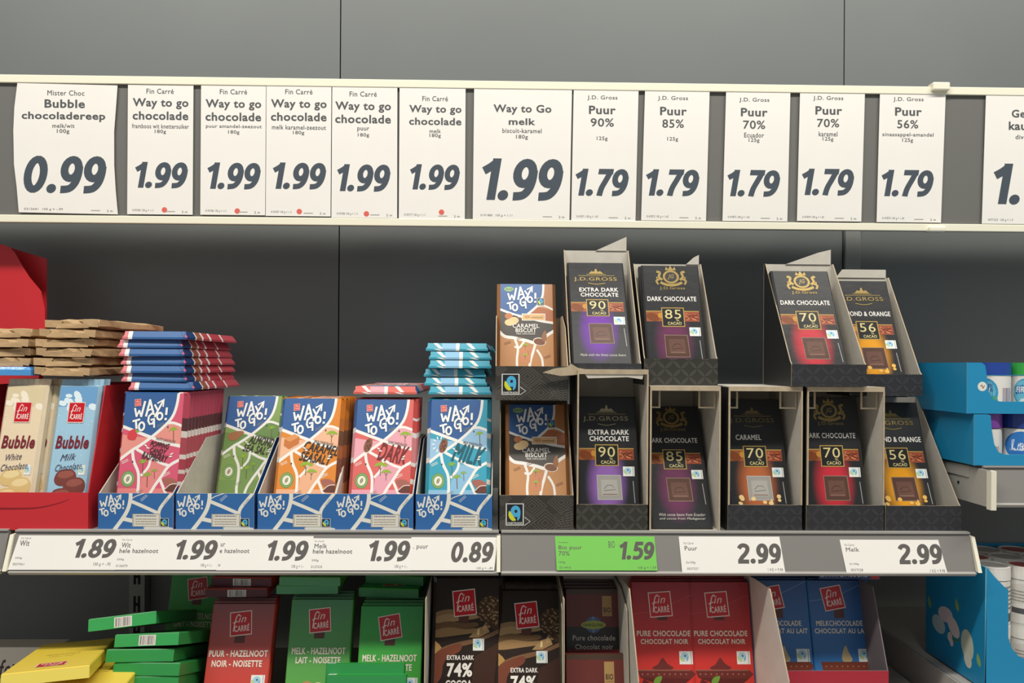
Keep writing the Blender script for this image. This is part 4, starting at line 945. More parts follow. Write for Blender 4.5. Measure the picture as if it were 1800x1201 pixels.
def kraft_mesh(seed, W=.081, T=.0135, L=.17):
    r = random.Random(seed); m = mat('kraft_paper', '#c2a177', .7, noise=(45, .13), bump=.4, bscale=90); b = MB(); nx, nz = 7, 9
    V = {}
    def vtx(i, j, s):
        if (i, j, s) not in V:
            edge = (i in (0, nx)) or (j in (0, nz))
            V[i, j, s] = (-W / 2 + W * i / nx + r.uniform(-.0022, .0022), (0 if s == 0 else T) + (.0025 if edge and s == 0 else 0) - (.0025 if edge and s else 0) + r.uniform(-.0011, .0011), L * j / nz + r.uniform(-.003, .002))
        return V[i, j, s]
    for i in range(nx):
        for j in range(nz):
            b.face([vtx(i, j, 0), vtx(i + 1, j, 0), vtx(i + 1, j + 1, 0), vtx(i, j + 1, 0)], m); b.face([vtx(i, j + 1, 1), vtx(i + 1, j + 1, 1), vtx(i + 1, j, 1), vtx(i, j, 1)], m)
    for i in range(nx):
        for j, q in ((0, 1), (nz, 0)):
            P = [vtx(i, j, 0), vtx(i, j, 1), vtx(i + 1, j, 1), vtx(i + 1, j, 0)]; b.face(P if q else P[::-1], m)
    for j in range(nz):
        for i, q in ((0, 0), (nx, 1)):
            P = [vtx(i, j, 0), vtx(i, j, 1), vtx(i, j + 1, 1), vtx(i, j + 1, 0)]; b.face(P if q else P[::-1], m)
    f = MB(); k = r.uniform(.15, .35) * W; z = L + .0012       # folded end flaps
    for P in ([(-W / 2, .002), (-W / 2 + k, .001), (-W / 2 + k * .55, T - .002), (-W / 2, T - .001)], [(W / 2, .001), (W / 2, T - .002), (W / 2 - k * .7, T - .001), (W / 2 - k, .002)], [(-W / 2 + k * .6, T * .5), (W / 2 - k * .7, T * .45), (W / 2 - k * .6, T), (-W / 2 + k * .5, T)]):
        f.face([(x, y, z + r.uniform(0, .0015)) for x, y in P], m)
    return b.mesh('kraft_pack'), f.mesh('end_flap', False)
KR = []
for sd in range(4):
    a_, b_ = kraft_mesh(sd); KR.append(Kind([('wrapper', a_, None), ('end_fold', b_, None)]))
zk = ZS + .008 + BH * math.cos(math.radians(13)) + .0125
for i, (l, r, yw) in enumerate(((60, 160, -3), (61, 161, 2), (62, 163, -4), (65, 165, 3), (71, 168, -2), (79, 175, -6))):
    lying(KR[i % 4], 'brown kraft paper pack in the right pile on the red tray, %s' % (ORD[i] if i < 5 else 'topmost'), l, r, 686 - i * 15.6, 1.115 + .003 * (i % 2), yw, 0, 'paper_pack', 'paper pack', 'kraft paper packs on the red tray', H=.17, T=.0135, z=zk + i * .0137, roll=(-1) ** i * .8)
for i, (l, r, yw) in enumerate(((-46, 50, 0), (-45, 52, 3), (-46, 50, -2), (-44, 53, 2))):
    lying(KR[(i + 2) % 4], 'brown kraft paper pack in the left pile at the picture edge, %s' % ('lowest', 'second from the bottom', 'third from the bottom', 'topmost')[i], l, r, 674 - i * 15.6, 1.12 + .004 * (i % 2), yw, 0, 'paper_pack', 'paper pack', 'kraft paper packs on the red tray', H=.17, T=.0135, z=zk + .0135 + i * .0137, roll=(-1) ** i * .8)
bm_ = bar_body(.083, .17, .0125, .004, .004, mat('blue_foil', '#4f97d8', .22, bump=.6, bscale=55, coat=.3)).mesh('blue_pack')
t_ = lying(Kind([('wrapper', bm_, None)]), 'blue foil pack lying under the left pile of kraft packs', -50, 50, 688, 1.108, 4, 0, 'foil_pack', 'foil pack', None, T=.0125, H=.17, z=zk)

# ------------------------------------------------------------------ lower shelf goods
CWid, CH, CT = .09, .19, .013
def fin_kind(name, top, bot, lines, extra=None, W=CWid, H=CH, T=CT, rough=.4, block=True, end=None, brand=True, logo=(48, 30, 36, -6), metal=0):
    body = bar_body(W, H, T, .0012, .0012, mat('box_' + name, bot if isinstance(bot, str) else '#888888', rough))
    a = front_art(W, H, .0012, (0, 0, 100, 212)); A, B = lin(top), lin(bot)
    a.grad(0, 0, 100, 212, 1, 8, lambda u, v: tuple(A[q] + (B[q] - A[q]) * min(1, v * 1.7) for q in range(3)))  # front runs from a duller top tone down to the base colour
    if extra: extra(a)
    if block and brand: a.rect(40, 42, 57, 60, '#5a2f28')
    if lines: a.fair(74, 108, 96, 128, False)
    items = [(a, front_at(W, H, .0012), EX, EZ)]
    te = Art(W, T - .0012, (0, 0, 100, 14)); te.rect(0, 0, 100, 14, end[0] if end else bot)
    if end and end[1]: te.bars(*end[1])
    if end and len(end) > 2: te.fair(1, 1, 11, 13, False)
    items.append((te, (-W / 2, .0012, H), EX, EY))
    sd = Art(T - .0012, H, (0, 0, 1, 1)); sd.rect(0, 0, 1, 1, bot); items.append((sd, (W / 2, .0012, 0), EY, EZ)); items.append((sd, (-W / 2, T, 0), NY, EZ))
    P = [('carton_body', body.mesh('box_' + name), None), ('carton_print', art_mesh('print_' + name, items, INKS), None)]
    if brand:
        g = front_art(W, H, .0012, (0, 0, 100, 212), 90); g.fin(*logo); P.append(('brand_square', art_mesh('brand_square', [(g, front_at(W, H, .0012), EX, EZ)], INKS), None))
    if lines:
        g = front_art(W, H, .0012, (0, 0, 100, 212), 90)
        for t, x0, y0, x1, y1 in lines: g.text(t, x0, y0, x1, y1, '#ecdfce', .03)
        P.append(('flavour_lettering', art_mesh('flavour_lettering', [(g, front_at(W, H, .0012), EX, EZ)], INKS), None))
    return Kind(P)
def nuts(a):
    a.ell(34, 134, 11, 10, '#b98a5a'); a.ell(52, 137, 11, 11, '#e3cf9a'); a.ell(52, 138, 6, 6, '#cdb478'); a.ell(44, 132, 6, 5, '#8a5a36')
    for k in range(4): a.poly([(22 + k * 16, 152), (36 + k * 16, 148), (40 + k * 16, 170), (24 + k * 16, 174)], ('#8a5136', '#9c6040')[k % 2])
def grn(a):
    a.line([(0, 62), (30, 48), (70, 44), (100, 26)], 2, '#4f9a4a', True); nuts(a)
    for k in range(5): a.ell(50, 180, 60 - k * 8, 50 - k * 7, ('#5f9f3c', '#6eac3e', '#7db842', '#8ec348', '#9dcc52')[k])
    nuts(a)
def mound(a):
    a.line([(0, 50), (40, 44), (100, 20)], 1.2, '#b8484c', True)
    a.poly(smooth([(28, 134), (38, 128), (46, 118), (54, 127), (64, 134), (46, 138)], 4, True), '#6e2b26')
    a.poly([(4, 136), (92, 136), (100, 143), (92, 150), (8, 148)], '#6a2a24'); a.poly([(8, 148), (92, 150), (52, 178), (40, 160)], '#5a211d'); a.line([(4, 137), (92, 137)], 2, '#8f5a4c')
    for k in range(9): a.ell(12 + k * 9, 143, 1.4, 1.4, '#a06a5a', 0, 6)
    a.poly(smooth([(30, 156), (34, 148), (44, 146), (40, 156)], 3, True), '#6f9a3a'); a.poly([(14, 150), (28, 158), (22, 166), (10, 158)], '#5a211d')
def pear(a):
    a.box = (0, 9, 100, 221)
    a.line([(0, 42), (45, 34), (100, 10)], 1.2, '#6a8ab8', True)
    a.poly(smooth([(46, 134), (48, 122), (54, 112), (58, 122), (63, 134), (54, 139)], 4, True), '#cbb487'); a.line([(54, 112), (50, 107)], 1.4, '#49684a')
    a.poly([(10, 137), (96, 137), (103, 144), (94, 152), (12, 150)], '#7c3c2c'); a.poly([(30, 152), (80, 152), (60, 180), (46, 166)], '#6c3428')
    for k in range(9): a.ell(18 + k * 9, 144, 1.4, 1.4, '#a8705a', 0, 6)
    a.poly([(20, 160), (44, 170), (30, 212), (0, 212)], '#6fa4d4'); a.box = (0, 0, 100, 212)
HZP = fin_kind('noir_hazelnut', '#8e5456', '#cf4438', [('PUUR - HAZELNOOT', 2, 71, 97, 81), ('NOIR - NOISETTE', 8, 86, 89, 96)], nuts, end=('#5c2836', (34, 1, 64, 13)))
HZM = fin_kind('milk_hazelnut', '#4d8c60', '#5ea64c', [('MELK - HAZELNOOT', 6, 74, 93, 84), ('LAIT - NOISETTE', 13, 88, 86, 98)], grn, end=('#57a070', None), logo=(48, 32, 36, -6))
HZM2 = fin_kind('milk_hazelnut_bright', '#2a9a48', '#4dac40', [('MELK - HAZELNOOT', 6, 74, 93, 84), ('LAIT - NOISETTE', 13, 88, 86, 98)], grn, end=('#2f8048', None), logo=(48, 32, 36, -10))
GRNB = fin_kind('green_barcode', '#2c8a48', '#2f8f48', None, None, T=.0165, end=('#37a055', (36, 1, 62, 13, 26)), brand=False)
GRNP = fin_kind('green_plain', '#2c8a48', '#2b8a42', None, None, T=.0165, end=('#2e9048', None), brand=False)
GRNF = fin_kind('green_front', '#2c8a48', '#2f9a46', None, None, W=.1035, H=.147, T=.016, end=('#38a84e', None, 1), brand=False)
YELB = fin_kind('yellow_box', '#e8cc58', '#f0d248', None, lambda a: (a.text('Chocolade', 30, 98, 72, 112, '#9a8430', 0, .2), a.text('met rozijn', 36, 86, 66, 96, '#9a8430', 0, .2)), W=.097, T=.0155, end=('#f4dc58', (42, 1, 66, 13)), block=False, logo=(50, 30, 36, 0, 24))
YELT = fin_kind('yellow_plain', '#e8cc58', '#f0d248', None, lambda a: (a.text('Chocolade', 30, 98, 72, 112, '#9a8430', 0, .2), a.text('met rozijn', 36, 86, 66, 96, '#9a8430', 0, .2)), W=.097, T=.0155, end=('#f6e068', None), block=False, logo=(50, 30, 36, 0, 24))
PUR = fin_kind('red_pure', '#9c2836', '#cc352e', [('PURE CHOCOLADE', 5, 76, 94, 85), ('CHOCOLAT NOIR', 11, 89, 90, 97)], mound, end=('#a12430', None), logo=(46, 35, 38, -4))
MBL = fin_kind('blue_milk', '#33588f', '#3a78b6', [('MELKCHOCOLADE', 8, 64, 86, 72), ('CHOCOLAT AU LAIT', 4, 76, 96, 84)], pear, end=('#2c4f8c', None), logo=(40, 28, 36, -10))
lw = GRNP
def stand(kind, label, px, py, Yb, z0, lean, roll=0, yaw=0, group=None, name='chocolate_bar', skip=()):
    return put(kind, label, 'chocolate bar', name, (X(px, py, Yb + (Yb - 1.0) * 0), Yb, z0 + .0015), lean, yaw, roll, group, skip=skip)
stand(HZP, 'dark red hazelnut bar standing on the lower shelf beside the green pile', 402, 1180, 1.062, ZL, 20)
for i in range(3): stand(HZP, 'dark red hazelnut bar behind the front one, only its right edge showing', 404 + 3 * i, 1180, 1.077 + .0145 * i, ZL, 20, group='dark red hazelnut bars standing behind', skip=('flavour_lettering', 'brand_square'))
zb = ZL + .0015 + CH * math.cos(math.radians(20)) + .005
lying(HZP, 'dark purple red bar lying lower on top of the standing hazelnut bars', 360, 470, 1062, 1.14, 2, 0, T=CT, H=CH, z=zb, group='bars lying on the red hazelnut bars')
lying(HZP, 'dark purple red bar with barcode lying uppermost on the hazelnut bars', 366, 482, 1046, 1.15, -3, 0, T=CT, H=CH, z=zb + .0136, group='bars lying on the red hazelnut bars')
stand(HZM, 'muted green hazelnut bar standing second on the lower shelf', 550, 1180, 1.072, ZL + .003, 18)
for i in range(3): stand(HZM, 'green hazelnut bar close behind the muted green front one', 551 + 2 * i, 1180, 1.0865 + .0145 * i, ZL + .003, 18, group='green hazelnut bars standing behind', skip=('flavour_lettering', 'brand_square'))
zb = ZL + .0045 + CH * math.cos(math.radians(18)) + .005
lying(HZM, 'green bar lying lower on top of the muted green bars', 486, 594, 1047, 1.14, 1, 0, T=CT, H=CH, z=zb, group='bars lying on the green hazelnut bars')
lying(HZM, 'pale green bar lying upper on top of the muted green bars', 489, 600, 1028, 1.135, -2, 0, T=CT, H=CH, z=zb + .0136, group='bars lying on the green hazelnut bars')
stand(HZM2, 'bright green hazelnut bar standing behind the small front pile', 678, 1180, 1.052, ZL, 20)
for i in range(3): stand(HZM2, 'bright green hazelnut bar behind the front bright one', 680 + 2 * i, 1180, 1.067 + .0145 * i, ZL, 20, group='bright green bars standing behind', skip=('flavour_lettering', 'brand_square'))
zb = ZL + .0015 + CH * math.cos(math.radians(20)) + .005
lying(HZM2, 'dark green bar lying flat on top of the bright green bars', 628, 738, 1052, 1.14, -6, 0, T=CT, H=CH, z=zb, group='bars lying on the bright green bars')
lying(HZM2, 'dark green bar lying uppermost over the bright green bars', 641, 745, 1034, 1.16, -10, 0, T=CT, H=CH, z=zb + .0136, group='bars lying on the bright green bars')
stand(HZM2, 'shaded green hazelnut bar standing at the back behind the barcode boxes', 329, 1060, 1.2, ZL + .012, 12, roll=2)
# green pile with barcodes
PT = 17.0; zg = ZL + .0585
gp = [(187, 310), (187, 311), (193, 312), (197, 315), (184, 305), (198, 315), (157, 272)]
for i, (l, r) in enumerate(gp):
    K = GRNB if i >= 5 else GRNP
    ro = {5: -3.5, 6: -6}.get(i, 0); zz = zg + i * .0165 + {5: .003, 6: .010}.get(i, 0)
    lab = {6: 'tilted green box with barcode, topmost of the green pile', 5: 'tilted green box with barcode, second from the top of the green pile', 4: 'pale shining green box, third from the top of the green pile', 3: 'green box, fourth from the top of the green pile', 2: 'green box, fifth from the top of the green pile', 1: 'green box, sixth from the top of the green pile'}.get(i, 'green box low in the green pile at the picture bottom')
    lying(K, lab, l, r, 1180, 1.03 + .0052 * i, {6: 4, 5: -4, 4: 2}.get(i, (-1) ** i * 1.5), -PT, 'chocolate_box', 'chocolate box', 'green boxes piled beside the yellow ones', T=.0165, H=CH, z=zz, roll=ro)
# yellow pile
for i in range(8):
    top = 7 - i; l, r, yw = ((12, 148, 17), (64, 200, 8), (40, 178, 14), (50, 188, 10))[min(top, 3)]
    lab = ('tilted yellow box with red brand square, topmost of the yellow pile', 'yellow box sticking out right, second from the top of the pile', 'yellow box, third from the top of the yellow pile')[top] if top < 3 else 'yellow box low in the yellow pile at the picture bottom'
    lying((YELB if top else YELT), lab, l, r, 1195, .965 + (.004 if top else 0), yw, -9 if top == 0 else 0, 'chocolate_box', 'chocolate box', 'yellow boxes piled at the left', T=.0155, H=CH, z=ZL + .001 + i * .0159 + (.0 if top else .02))
# two small green bars whose top ends just show in front
for i, (py, Yb) in enumerate(((1165, .985), (1185, .967))):
    yt = Yb + .147 * math.sin(math.radians(16)); zt_ = Z(642, py, yt + .004)
    put(GRNF, ('pale green bar end at the picture bottom, directly in front of the bright green bar', 'pale green bar end at the very bottom edge, nearest the viewer')[i], 'chocolate bar', 'chocolate_bar', (X(642 + 2 * i, py, yt), Yb, zt_ - .147 * math.cos(math.radians(16))), 16, group='small green bars at the front')
ZM = ZL + .03
# glossy extra dark bags
XW, XH, XT = .1, .188, .014
def extra_dark():
    body = bar_body(XW, XH, XT, .005, .005, mat('dark_flow_wrap', '#2b211d', .16, bump=.6, bscale=30, coat=.4))
    for z0, z1 in ((XH, XH + .01), (-.004, 0)):
        n = 16
        for i in range(n):
            x0, x1 = -XW / 2 + XW * i / n, -XW / 2 + XW * (i + 1) / n; y0, y1 = (.006, .0072) if i % 2 else (.0072, .006)
            body.face([(x0, y0, z0), (x1, y1, z0), (x1, y1, z1), (x0, y0, z1)], mat('dark_flow_wrap'))
    bx = (95, 413, 615, 1411); a = front_art(XW, XH, .005, bx); a.rect(*bx, '#322823')
    r = random.Random(2)
    for y, h, c in ((655, 40, '#8d6f4e'), (690, 45, '#a58660'), (745, 55, '#6d5236'), (790, 50, '#9a7a52')):
        a.poly(smooth([(90, y + 20), (200, y - 6), (330, y + 8), (430, y + 2), (440, y + h * .6), (300, y + h), (90, y + h + 20)], 3, True), c)
    a.poly(smooth([(430, 640), (480, 570), (560, 545), (640, 600), (640, 800), (560, 790), (470, 720)], 4, True), '#4a3526')
    for k in range(90):
        x, y = r.uniform(440, 612), r.uniform(555, 780)
        if (x - 545) ** 2 / 9500 + (y - 670) ** 2 / 14000 < 1: a.ell(x, y, 10, 7, r.choice(('#8f7250', '#a68960', '#6e5438')), 30, 8)
    a.poly([(370, 860), (440, 790), (520, 770), (540, 820), (450, 860)], '#a8875c'); a.poly([(435, 840), (445, 795), (458, 800), (456, 840)], '#e0c890'); a.ell(500, 790, 16, 22, '#b89468')
    a.poly(smooth([(90, 1000), (150, 935), (300, 890), (460, 860), (612, 800), (612, 830), (400, 905), (200, 950), (110, 1010)], 4, True), '#7d5c42')
    a.poly(smooth([(90, 1000), (160, 945), (300, 905), (300, 960), (180, 1030), (150, 1150), (90, 1200)], 4, True), '#7a4534')
    a.poly([(420, 1000), (612, 900), (612, 1400), (380, 1400)], '#473028')
    a.poly([(90, 880), (130, 910), (150, 935), (90, 985)], '#b28c54')
    a.rect(285, 690, 368, 750, '#5a3a32'); a.fair(405, 868, 496, 956, False)
    am = art_mesh('bag_print', [(a, front_at(XW, XH, .005), EX, EZ)], INKG)
    g = front_art(XW, XH, .005, bx, 130); g.fin(330, 600, 190, -6); bm = art_mesh('brand_square', [(g, front_at(XW, XH, .005), EX, EZ)], INKG)
    g = front_art(XW, XH, .005, bx, 130); g.text('EXTRA DARK', 195, 990, 415, 1024, '#efe8de', .03); g.text('74%', 195, 1046, 402, 1148, '#f2ece2', .035); g.text('COCOA', 188, 1170, 402, 1225, '#efe8de', .035)
    return Kind([('wrapper', body.mesh('bag'), None), ('bag_print', am, None), ('brand_square', bm, None), ('flavour_lettering', art_mesh('flavour_lettering', [(g, front_at(XW, XH, .005), EX, EZ)], INKG), None)])
XDK = extra_dark()
def slab(name, label, x0, x1, y0, y1, z0, z1, m, cat='divider'):
    t = thing(name, label, cat, ((x0 + x1) / 2, (y0 + y1) / 2, z0)); w, d = (x1 - x0) / 2, (y1 - y0) / 2
    b = MB(); b.box(-w, w, -d, d, 0, z1 - z0, m); link('board', b.mesh(name), t); return t
stand(XDK, 'left glossy extra dark 74% bar, standing higher behind the rail joint', 819, 1180, 1.063, ZM + .012, 17, group='glossy extra dark bars')
for i in range(3): stand(XDK, 'extra dark glossy bar behind the left one, only its foil edge showing', 822 + 2 * i, 1180, 1.0785 + .0155 * i, ZM + .012, 17, group='glossy extra dark bars', skip=('flavour_lettering', 'brand_square'))
stand(XDK, 'right glossy extra dark 74% bar, set lower beside the red-brown bars', 934, 1190, 1.045, ZM + .001, 24, group='glossy extra dark bars')
for i in range(3): stand(XDK, 'extra dark glossy bar behind the right one, mostly hidden', 935 + i, 1190, 1.0605 + .0158 * i, ZM + .001, 24, group='glossy extra dark bars', skip=('flavour_lettering', 'brand_square'))
def open_tray(label, l, r, Yf, z0, fh, depth, H, m_out, m_in, side=None, py=1190, front=None):
    xa, xb = X(l, py, Yf), X(r, py, Yf)
    return tray(label, xa, xb, Yf, z0, fh, depth, side or [(0, fh), (.07, H)], H, m_out, m_in, front, KRAFT)
open_tray('dark cardboard tray with pale cut edge around the glossy extra dark bars', 745, 993, 1.035, ZM, .06, .17, .185, BLACKC, GREYB, [(0, .06), (.012, .18), (.10, .185)])
# organic bars in brown red sleeves
BIW, BIH = .083, .142
def organic():
    body = bar_body(BIW, BIH, .011, .0015, .0015, mat('organic_sleeve', '#5d2a24', .5))
    bx = (1105, 480, 1520, 1290); a = front_art(BIW, BIH, .0015, bx)
    a.rect(*bx, '#6e302a'); a.rect(1105, 480, 1520, 520, '#4c3a2c'); a.rect(1105, 785, 1520, 965, '#2b2724'); a.rect(1105, 1110, 1520, 1290, '#2b2724'); a.rect(1105, 965, 1520, 1112, '#7e2a2c')
    a.rect(1378, 535, 1450, 700, '#b7925c'); a.text('BIO', 1388, 628, 1442, 672, '#4d3a24', .03); a.line([(1388, 686), (1440, 686)], 5, '#8c6c40')
    a.ell(1308, 768, 62, 66, '#4c6a94'); a.line([(1308, 702), (1290, 768), (1308, 834)], 5, '#8fa3bc', True); a.line([(1308, 702), (1326, 768), (1308, 834)], 5, '#8fa3bc', True)
    a.ell(1308, 770, 94, 34, '#a7b24a'); a.text('FAIRGLOBE', 1232, 758, 1384, 782, '#3c4420', .02)
    am = art_mesh('sleeve_print', [(a, front_at(BIW, BIH, .0015), EX, EZ)], INKS)
    g = front_art(BIW, BIH, .0015, bx, 90)
    for t, x0, y0, x1, y1 in (('Pure chocolade', 1150, 852, 1470, 894), ('Chocolat noir', 1168, 924, 1452, 964), ('Pure chocolade', 1160, 1160, 1480, 1200), ('Chocolat noir', 1170, 1230, 1460, 1270)): g.text(t, x0, y0, x1, y1, '#d2cabb', .012)
    return Kind([('sleeve', body.mesh('organic'), None), ('sleeve_print', am, None), ('sleeve_lettering', art_mesh('sleeve_lettering', [(g, front_at(BIW, BIH, .0015), EX, EZ)], INKS), None)])
ORG = organic()
zo = Z(1045, 1031, 1.14)
for i in range(5):
    Yb = 1.095 + .0125 * i
    put(ORG, 'upper brown red organic bar with BIO badge and pale lettering' if i == 0 else 'organic bar behind the upper one, only its badge edge showing', 'chocolate bar', 'organic_bar', (X(1047, 1180, 1.095) - .001 * i, Yb, zo - BIH * math.cos(math.radians(14)) + .0012 * i), 14, group='organic bars in the narrow carton')
zo2 = Z(1049, 1149, 1.075)
put(ORG, 'lower front organic bar in the narrow carton, BIO badge at its top', 'chocolate bar', 'organic_bar', (X(1051, 1190, 1.04), 1.04, zo2 - BIH * math.cos(math.radians(14))), 14, group='organic bars in the narrow carton')
t = open_tray('narrow greenish carton around the brown red organic bars', 990, 1109, 1.02, ZM, .02, .15, .18, mat('olive_carton', '#4d5648', .5), GREYB, [(0, .02), (.03, .165), (.08, .18)])
# red bars in the pale carton
zr = Z(1170, 1023, 1.13) - CH * math.cos(math.radians(15)) - .0015
for k, (px, lab) in enumerate(((1174, 'left red pure chocolate bar in the pale carton'), (1277, 'right red pure chocolate bar in the pale carton'))):
    stand(PUR, lab, px, 1190, 1.082, zr, 14, group='red pure chocolate bars')
    for i in range(4): stand(PUR, 'red bar behind the %s front one' % ('left', 'right')[k], px + .5 * i, 1190, 1.0965 + .0145 * i, zr, 14, group='red pure chocolate bars', skip=('flavour_lettering', 'brand_square'))
open_tray('pale cardboard carton with slanted walls around the two red bars', 1122, 1389, .975, ZM, .06, .20, .186, GREYB, mat('pale_board', '#dcd2c8', .7, noise=(40, .04)), [(0, .097), (.072, .195), (.12, .193), (.19, .186)])
# blue bars in the red tray
zbl = Z(1480, 1020, 1.14) - CH * math.cos(math.radians(16)) - .0015
for k, (px, lab) in enumerate(((1381, 'left blue milk chocolate bar half hidden by the pale carton'), (1492, 'right blue milk chocolate bar in the red tray'))):
    stand(MBL, lab, px + 4, 1180, 1.088, zbl, 15, group='blue milk chocolate bars')
    for i in range(2): stand(MBL, 'blue bar behind the %s front one' % ('left', 'right')[k], px + 4, 1180, 1.1025 + .0145 * i, zbl, 15, group='blue milk chocolate bars', skip=('flavour_lettering', 'brand_square'))
MBE = fin_kind('blue_end', '#2c4f86', '#2c4f8c', None, None, end=('#2c4a80', None), brand=False)
g = Art(CW_ := CWid, CT, (1450, 1008, 1535, 1023)); g.k = 40; g.rect(1451, 1009, 1463, 1022, '#c23a42'); g.text('CHOCOLAT AU LAIT', 1467, 1012, 1533, 1021, '#d6d2cc', .02)
MBE.parts.append(('end_lettering', art_mesh('end_lettering', [(g, (-CWid / 2, 0, CH), EX, EY)], INKS), None))
lying(MBE, 'blue bar lying flat on the right blue bars just below the rail', 1441, 1545, 1023, 1.13, -2, 0, T=CT, H=CH, z=zbl + CH * math.cos(math.radians(15)) + .0045)
zt_lip = Z(1470, 1180, 1.05)
def red_lip(W, H):
    a = Art(W, H, (1392, 1180, 1558, 1300)); a.rect(1392, 1180, 1558, 1300, '#b0283a'); a.line([(1500, 1201), (1540, 1190)], 3, '#7c1a28', w1=1); return a
xa, xb = X(1404, 1190, 1.05), X(1562, 1190, 1.05)
tray('red cardboard tray holding the blue milk chocolate bars', X(1391, 1190, .975) + .001, xb, 1.05, ZM, zt_lip - ZM, .17, [(0, zt_lip - ZM), (.045, .185)], .185, mat('crimson_carton', '#b0283a', .45), mat('dim_board', '#756a6c', .7), None)

# ------------------------------------------------------------------ right bay: cyan trays with tubs
def tub_kind(name, r, h, lid_h, lid, disc=None, label=None, body='#e6e4de', band=None):
    m = mat('tub_plastic', body, .3); ml = mat('lid_' + name, lid, .32); b = MB()
    b.cyl((0, 0, 0), r * .96, r * .96, .004, m); b.cyl((0, 0, .003), r * .97, r * .97, h - lid_h - .004, m)
    l = MB(); l.cyl((0, 0, h - lid_h), r, r, lid_h - .002, ml); l.ring((0, 0, h - .0022), r, r * .86, .0022, ml)
    P = [('tub_body', b.mesh('tub'), None), ('lid', l.mesh('lid'), None)]
    if disc:
        d = MB(); d.cyl((0, 0, h - .0019), r * .84, r * .84, .0006, mat('disc_' + name, disc, .4)); P.append(('lid_disc', d.mesh('disc'), None))
    if label:
        W = r * 2.5; A = Art(W, h - lid_h - .006, (0, 0, 100, 60)); label(A); P.append(('tub_label', art_mesh('tub_label_' + name, [(A, (0, 0, .003), EX, EZ, r * .975)], INKS), None))
    return Kind(P)
def lab_a(A):
    A.rect(0, 0, 100, 60, '#e9e7e2'); A.ell(22, 28, 23, 26, '#3f9cc4'); A.ell(20, 27, 20, 22, '#6fbfda'); A.poly([(2, 16), (32, 12), (36, 26), (4, 32)], '#1f4f9c'); A.text('FIRST', 4, 17, 33, 28, '#eef2f6', .03, .2); A.ell(28, 42, 9, 9, '#3f9c86'); A.ell(18, 46, 7, 7, '#dfeee8'); A.ell(37, 40, 8, 5, '#4aa890', 30)
    A.bars(52, 18, 78, 46, 20, 3, '#4d4a78'); A.scribble(82, 10, 98, 56, 9, '#a9a69e', 2)
def lab_b(A):
    A.rect(0, 0, 100, 60, '#e9e7e2'); A.ell(22, 30, 23, 28, '#6fa24a'); A.ell(21, 30, 20, 25, '#e2c4d6'); A.ell(20, 26, 15, 14, '#c987b4'); A.ell(26, 44, 9, 9, '#d8504c'); A.poly([(6, 40), (28, 34), (30, 44), (10, 52)], '#a9467c'); A.bars(48, 30, 68, 52, 18, 5); A.line([(72, 0), (72, 60)], .8, '#b5b2aa')
def lab_c(A): A.rect(0, 0, 100, 60, '#e9e7e2'); A.ell(30, 30, 30, 28, '#2f78c4'); A.text('Lait', 10, 18, 52, 40, '#f0f2f6', .04, .2)
def lab_d(A):
    A.rect(0, 0, 100, 60, '#e2e0da'); A.poly([(4, 6), (40, 2), (44, 30), (8, 34)], '#d5d2ca'); A.scribble(10, 12, 46, 30, 4, '#8c8984', 4); A.scribble(56, 4, 98, 40, 6, '#6f6d6a', 6); A.rect(10, 38, 44, 46, '#56565a'); A.rect(58, 44, 98, 56, '#3b4a48')
TU = [tub_kind('blue', .0275, .066, .0165, '#2447a0', None, lab_a), tub_kind('green', .0275, .066, .0165, '#3fae4c', None, lab_a), tub_kind('purple', .0275, .066, .019, '#7a3f9c', None, lab_b), tub_kind('navy', .0275, .066, .019, '#24408f', None, lab_c)]
def cyan_tray(label, l, yt, yb, Yf, z0, post, lip, depth, width, cut, sticker=None):
    xa = X(l, yb, Yf); H = Z(l, yt, Yf) - z0; W = width
    root = thing('display_tray', label, 'display tray', (xa + W / 2, Yf, z0 + .0004), group='cyan display trays'); w = W / 2; t = .0016; m = CYAN
    b = MB(); b.box(-w + t, w - t, t, depth - t, 0, t, m); link('base_panel', b.mesh('base'), root)
    c = [(post * x, H * y) for x, y in cut]
    P = [(0, 0), (W, 0), (W, H), (W - post, H)] + [(W - x, y) for x, y in c] + [(x, y) for x, y in c[::-1]] + [(post * .78, H), (0, H)]
    b = MB(); b.prism(P, (-w, 0, 0), EX, EZ, t, m, GREYB, mat('cyan_edge', '#6fb4cf', .5)); fp = link('front_panel', b.mesh('front'), root)
    if sticker:
        a = Art(W, H, (0, 0, W * 1000, H * 1000)); a.ell(*sticker, '#e9e6e0'); x, y, rx, ry = sticker
        a.line([(x - rx * .4, y), (x - rx * .1, y - ry * .3), (x + rx * .1, y + ry * .3), (x + rx * .5, y - ry * .2)], rx * .18, '#8a6a4a', True); a.line([(x, y + ry * .1), (x + rx * .3, y + ry * .5)], rx * .15, '#a0785a')
        link('round_sticker', art_mesh('sticker', [(a, (-w, 0, 0), EX, EZ)]), fp)
    S = [(0, 0), (0, H), (depth, H), (depth, 0)]
    for sx in (-1, 1):
        b = MB(); b.box(min(sx * w, sx * (w - t)), max(sx * w, sx * (w - t)), t, depth, 0, H, m); link('side_panel', b.mesh('side'), root)
    b = MB(); b.box(-w + t, w - t, depth - t, depth, 0, H, m); link('back_panel', b.mesh('back'), root)
    return root, xa, H
zR0 = ZR + .0022
cut = ((1.0, .99), (1.05, .8), (1.12, .55), (1.3, .36), (1.6, .27))
tr1, xa1, H1 = cyan_tray('lower cyan tray of the pair on the right shelf, purple lid showing', 1712, 729, 821, 1.052, zR0, .0235, .018, .2, .232, ((.98, .98), (1.05, .7), (1.2, .42), (1.45, .26), (1.9, .21)))
zR1 = zR0 + H1 + .001
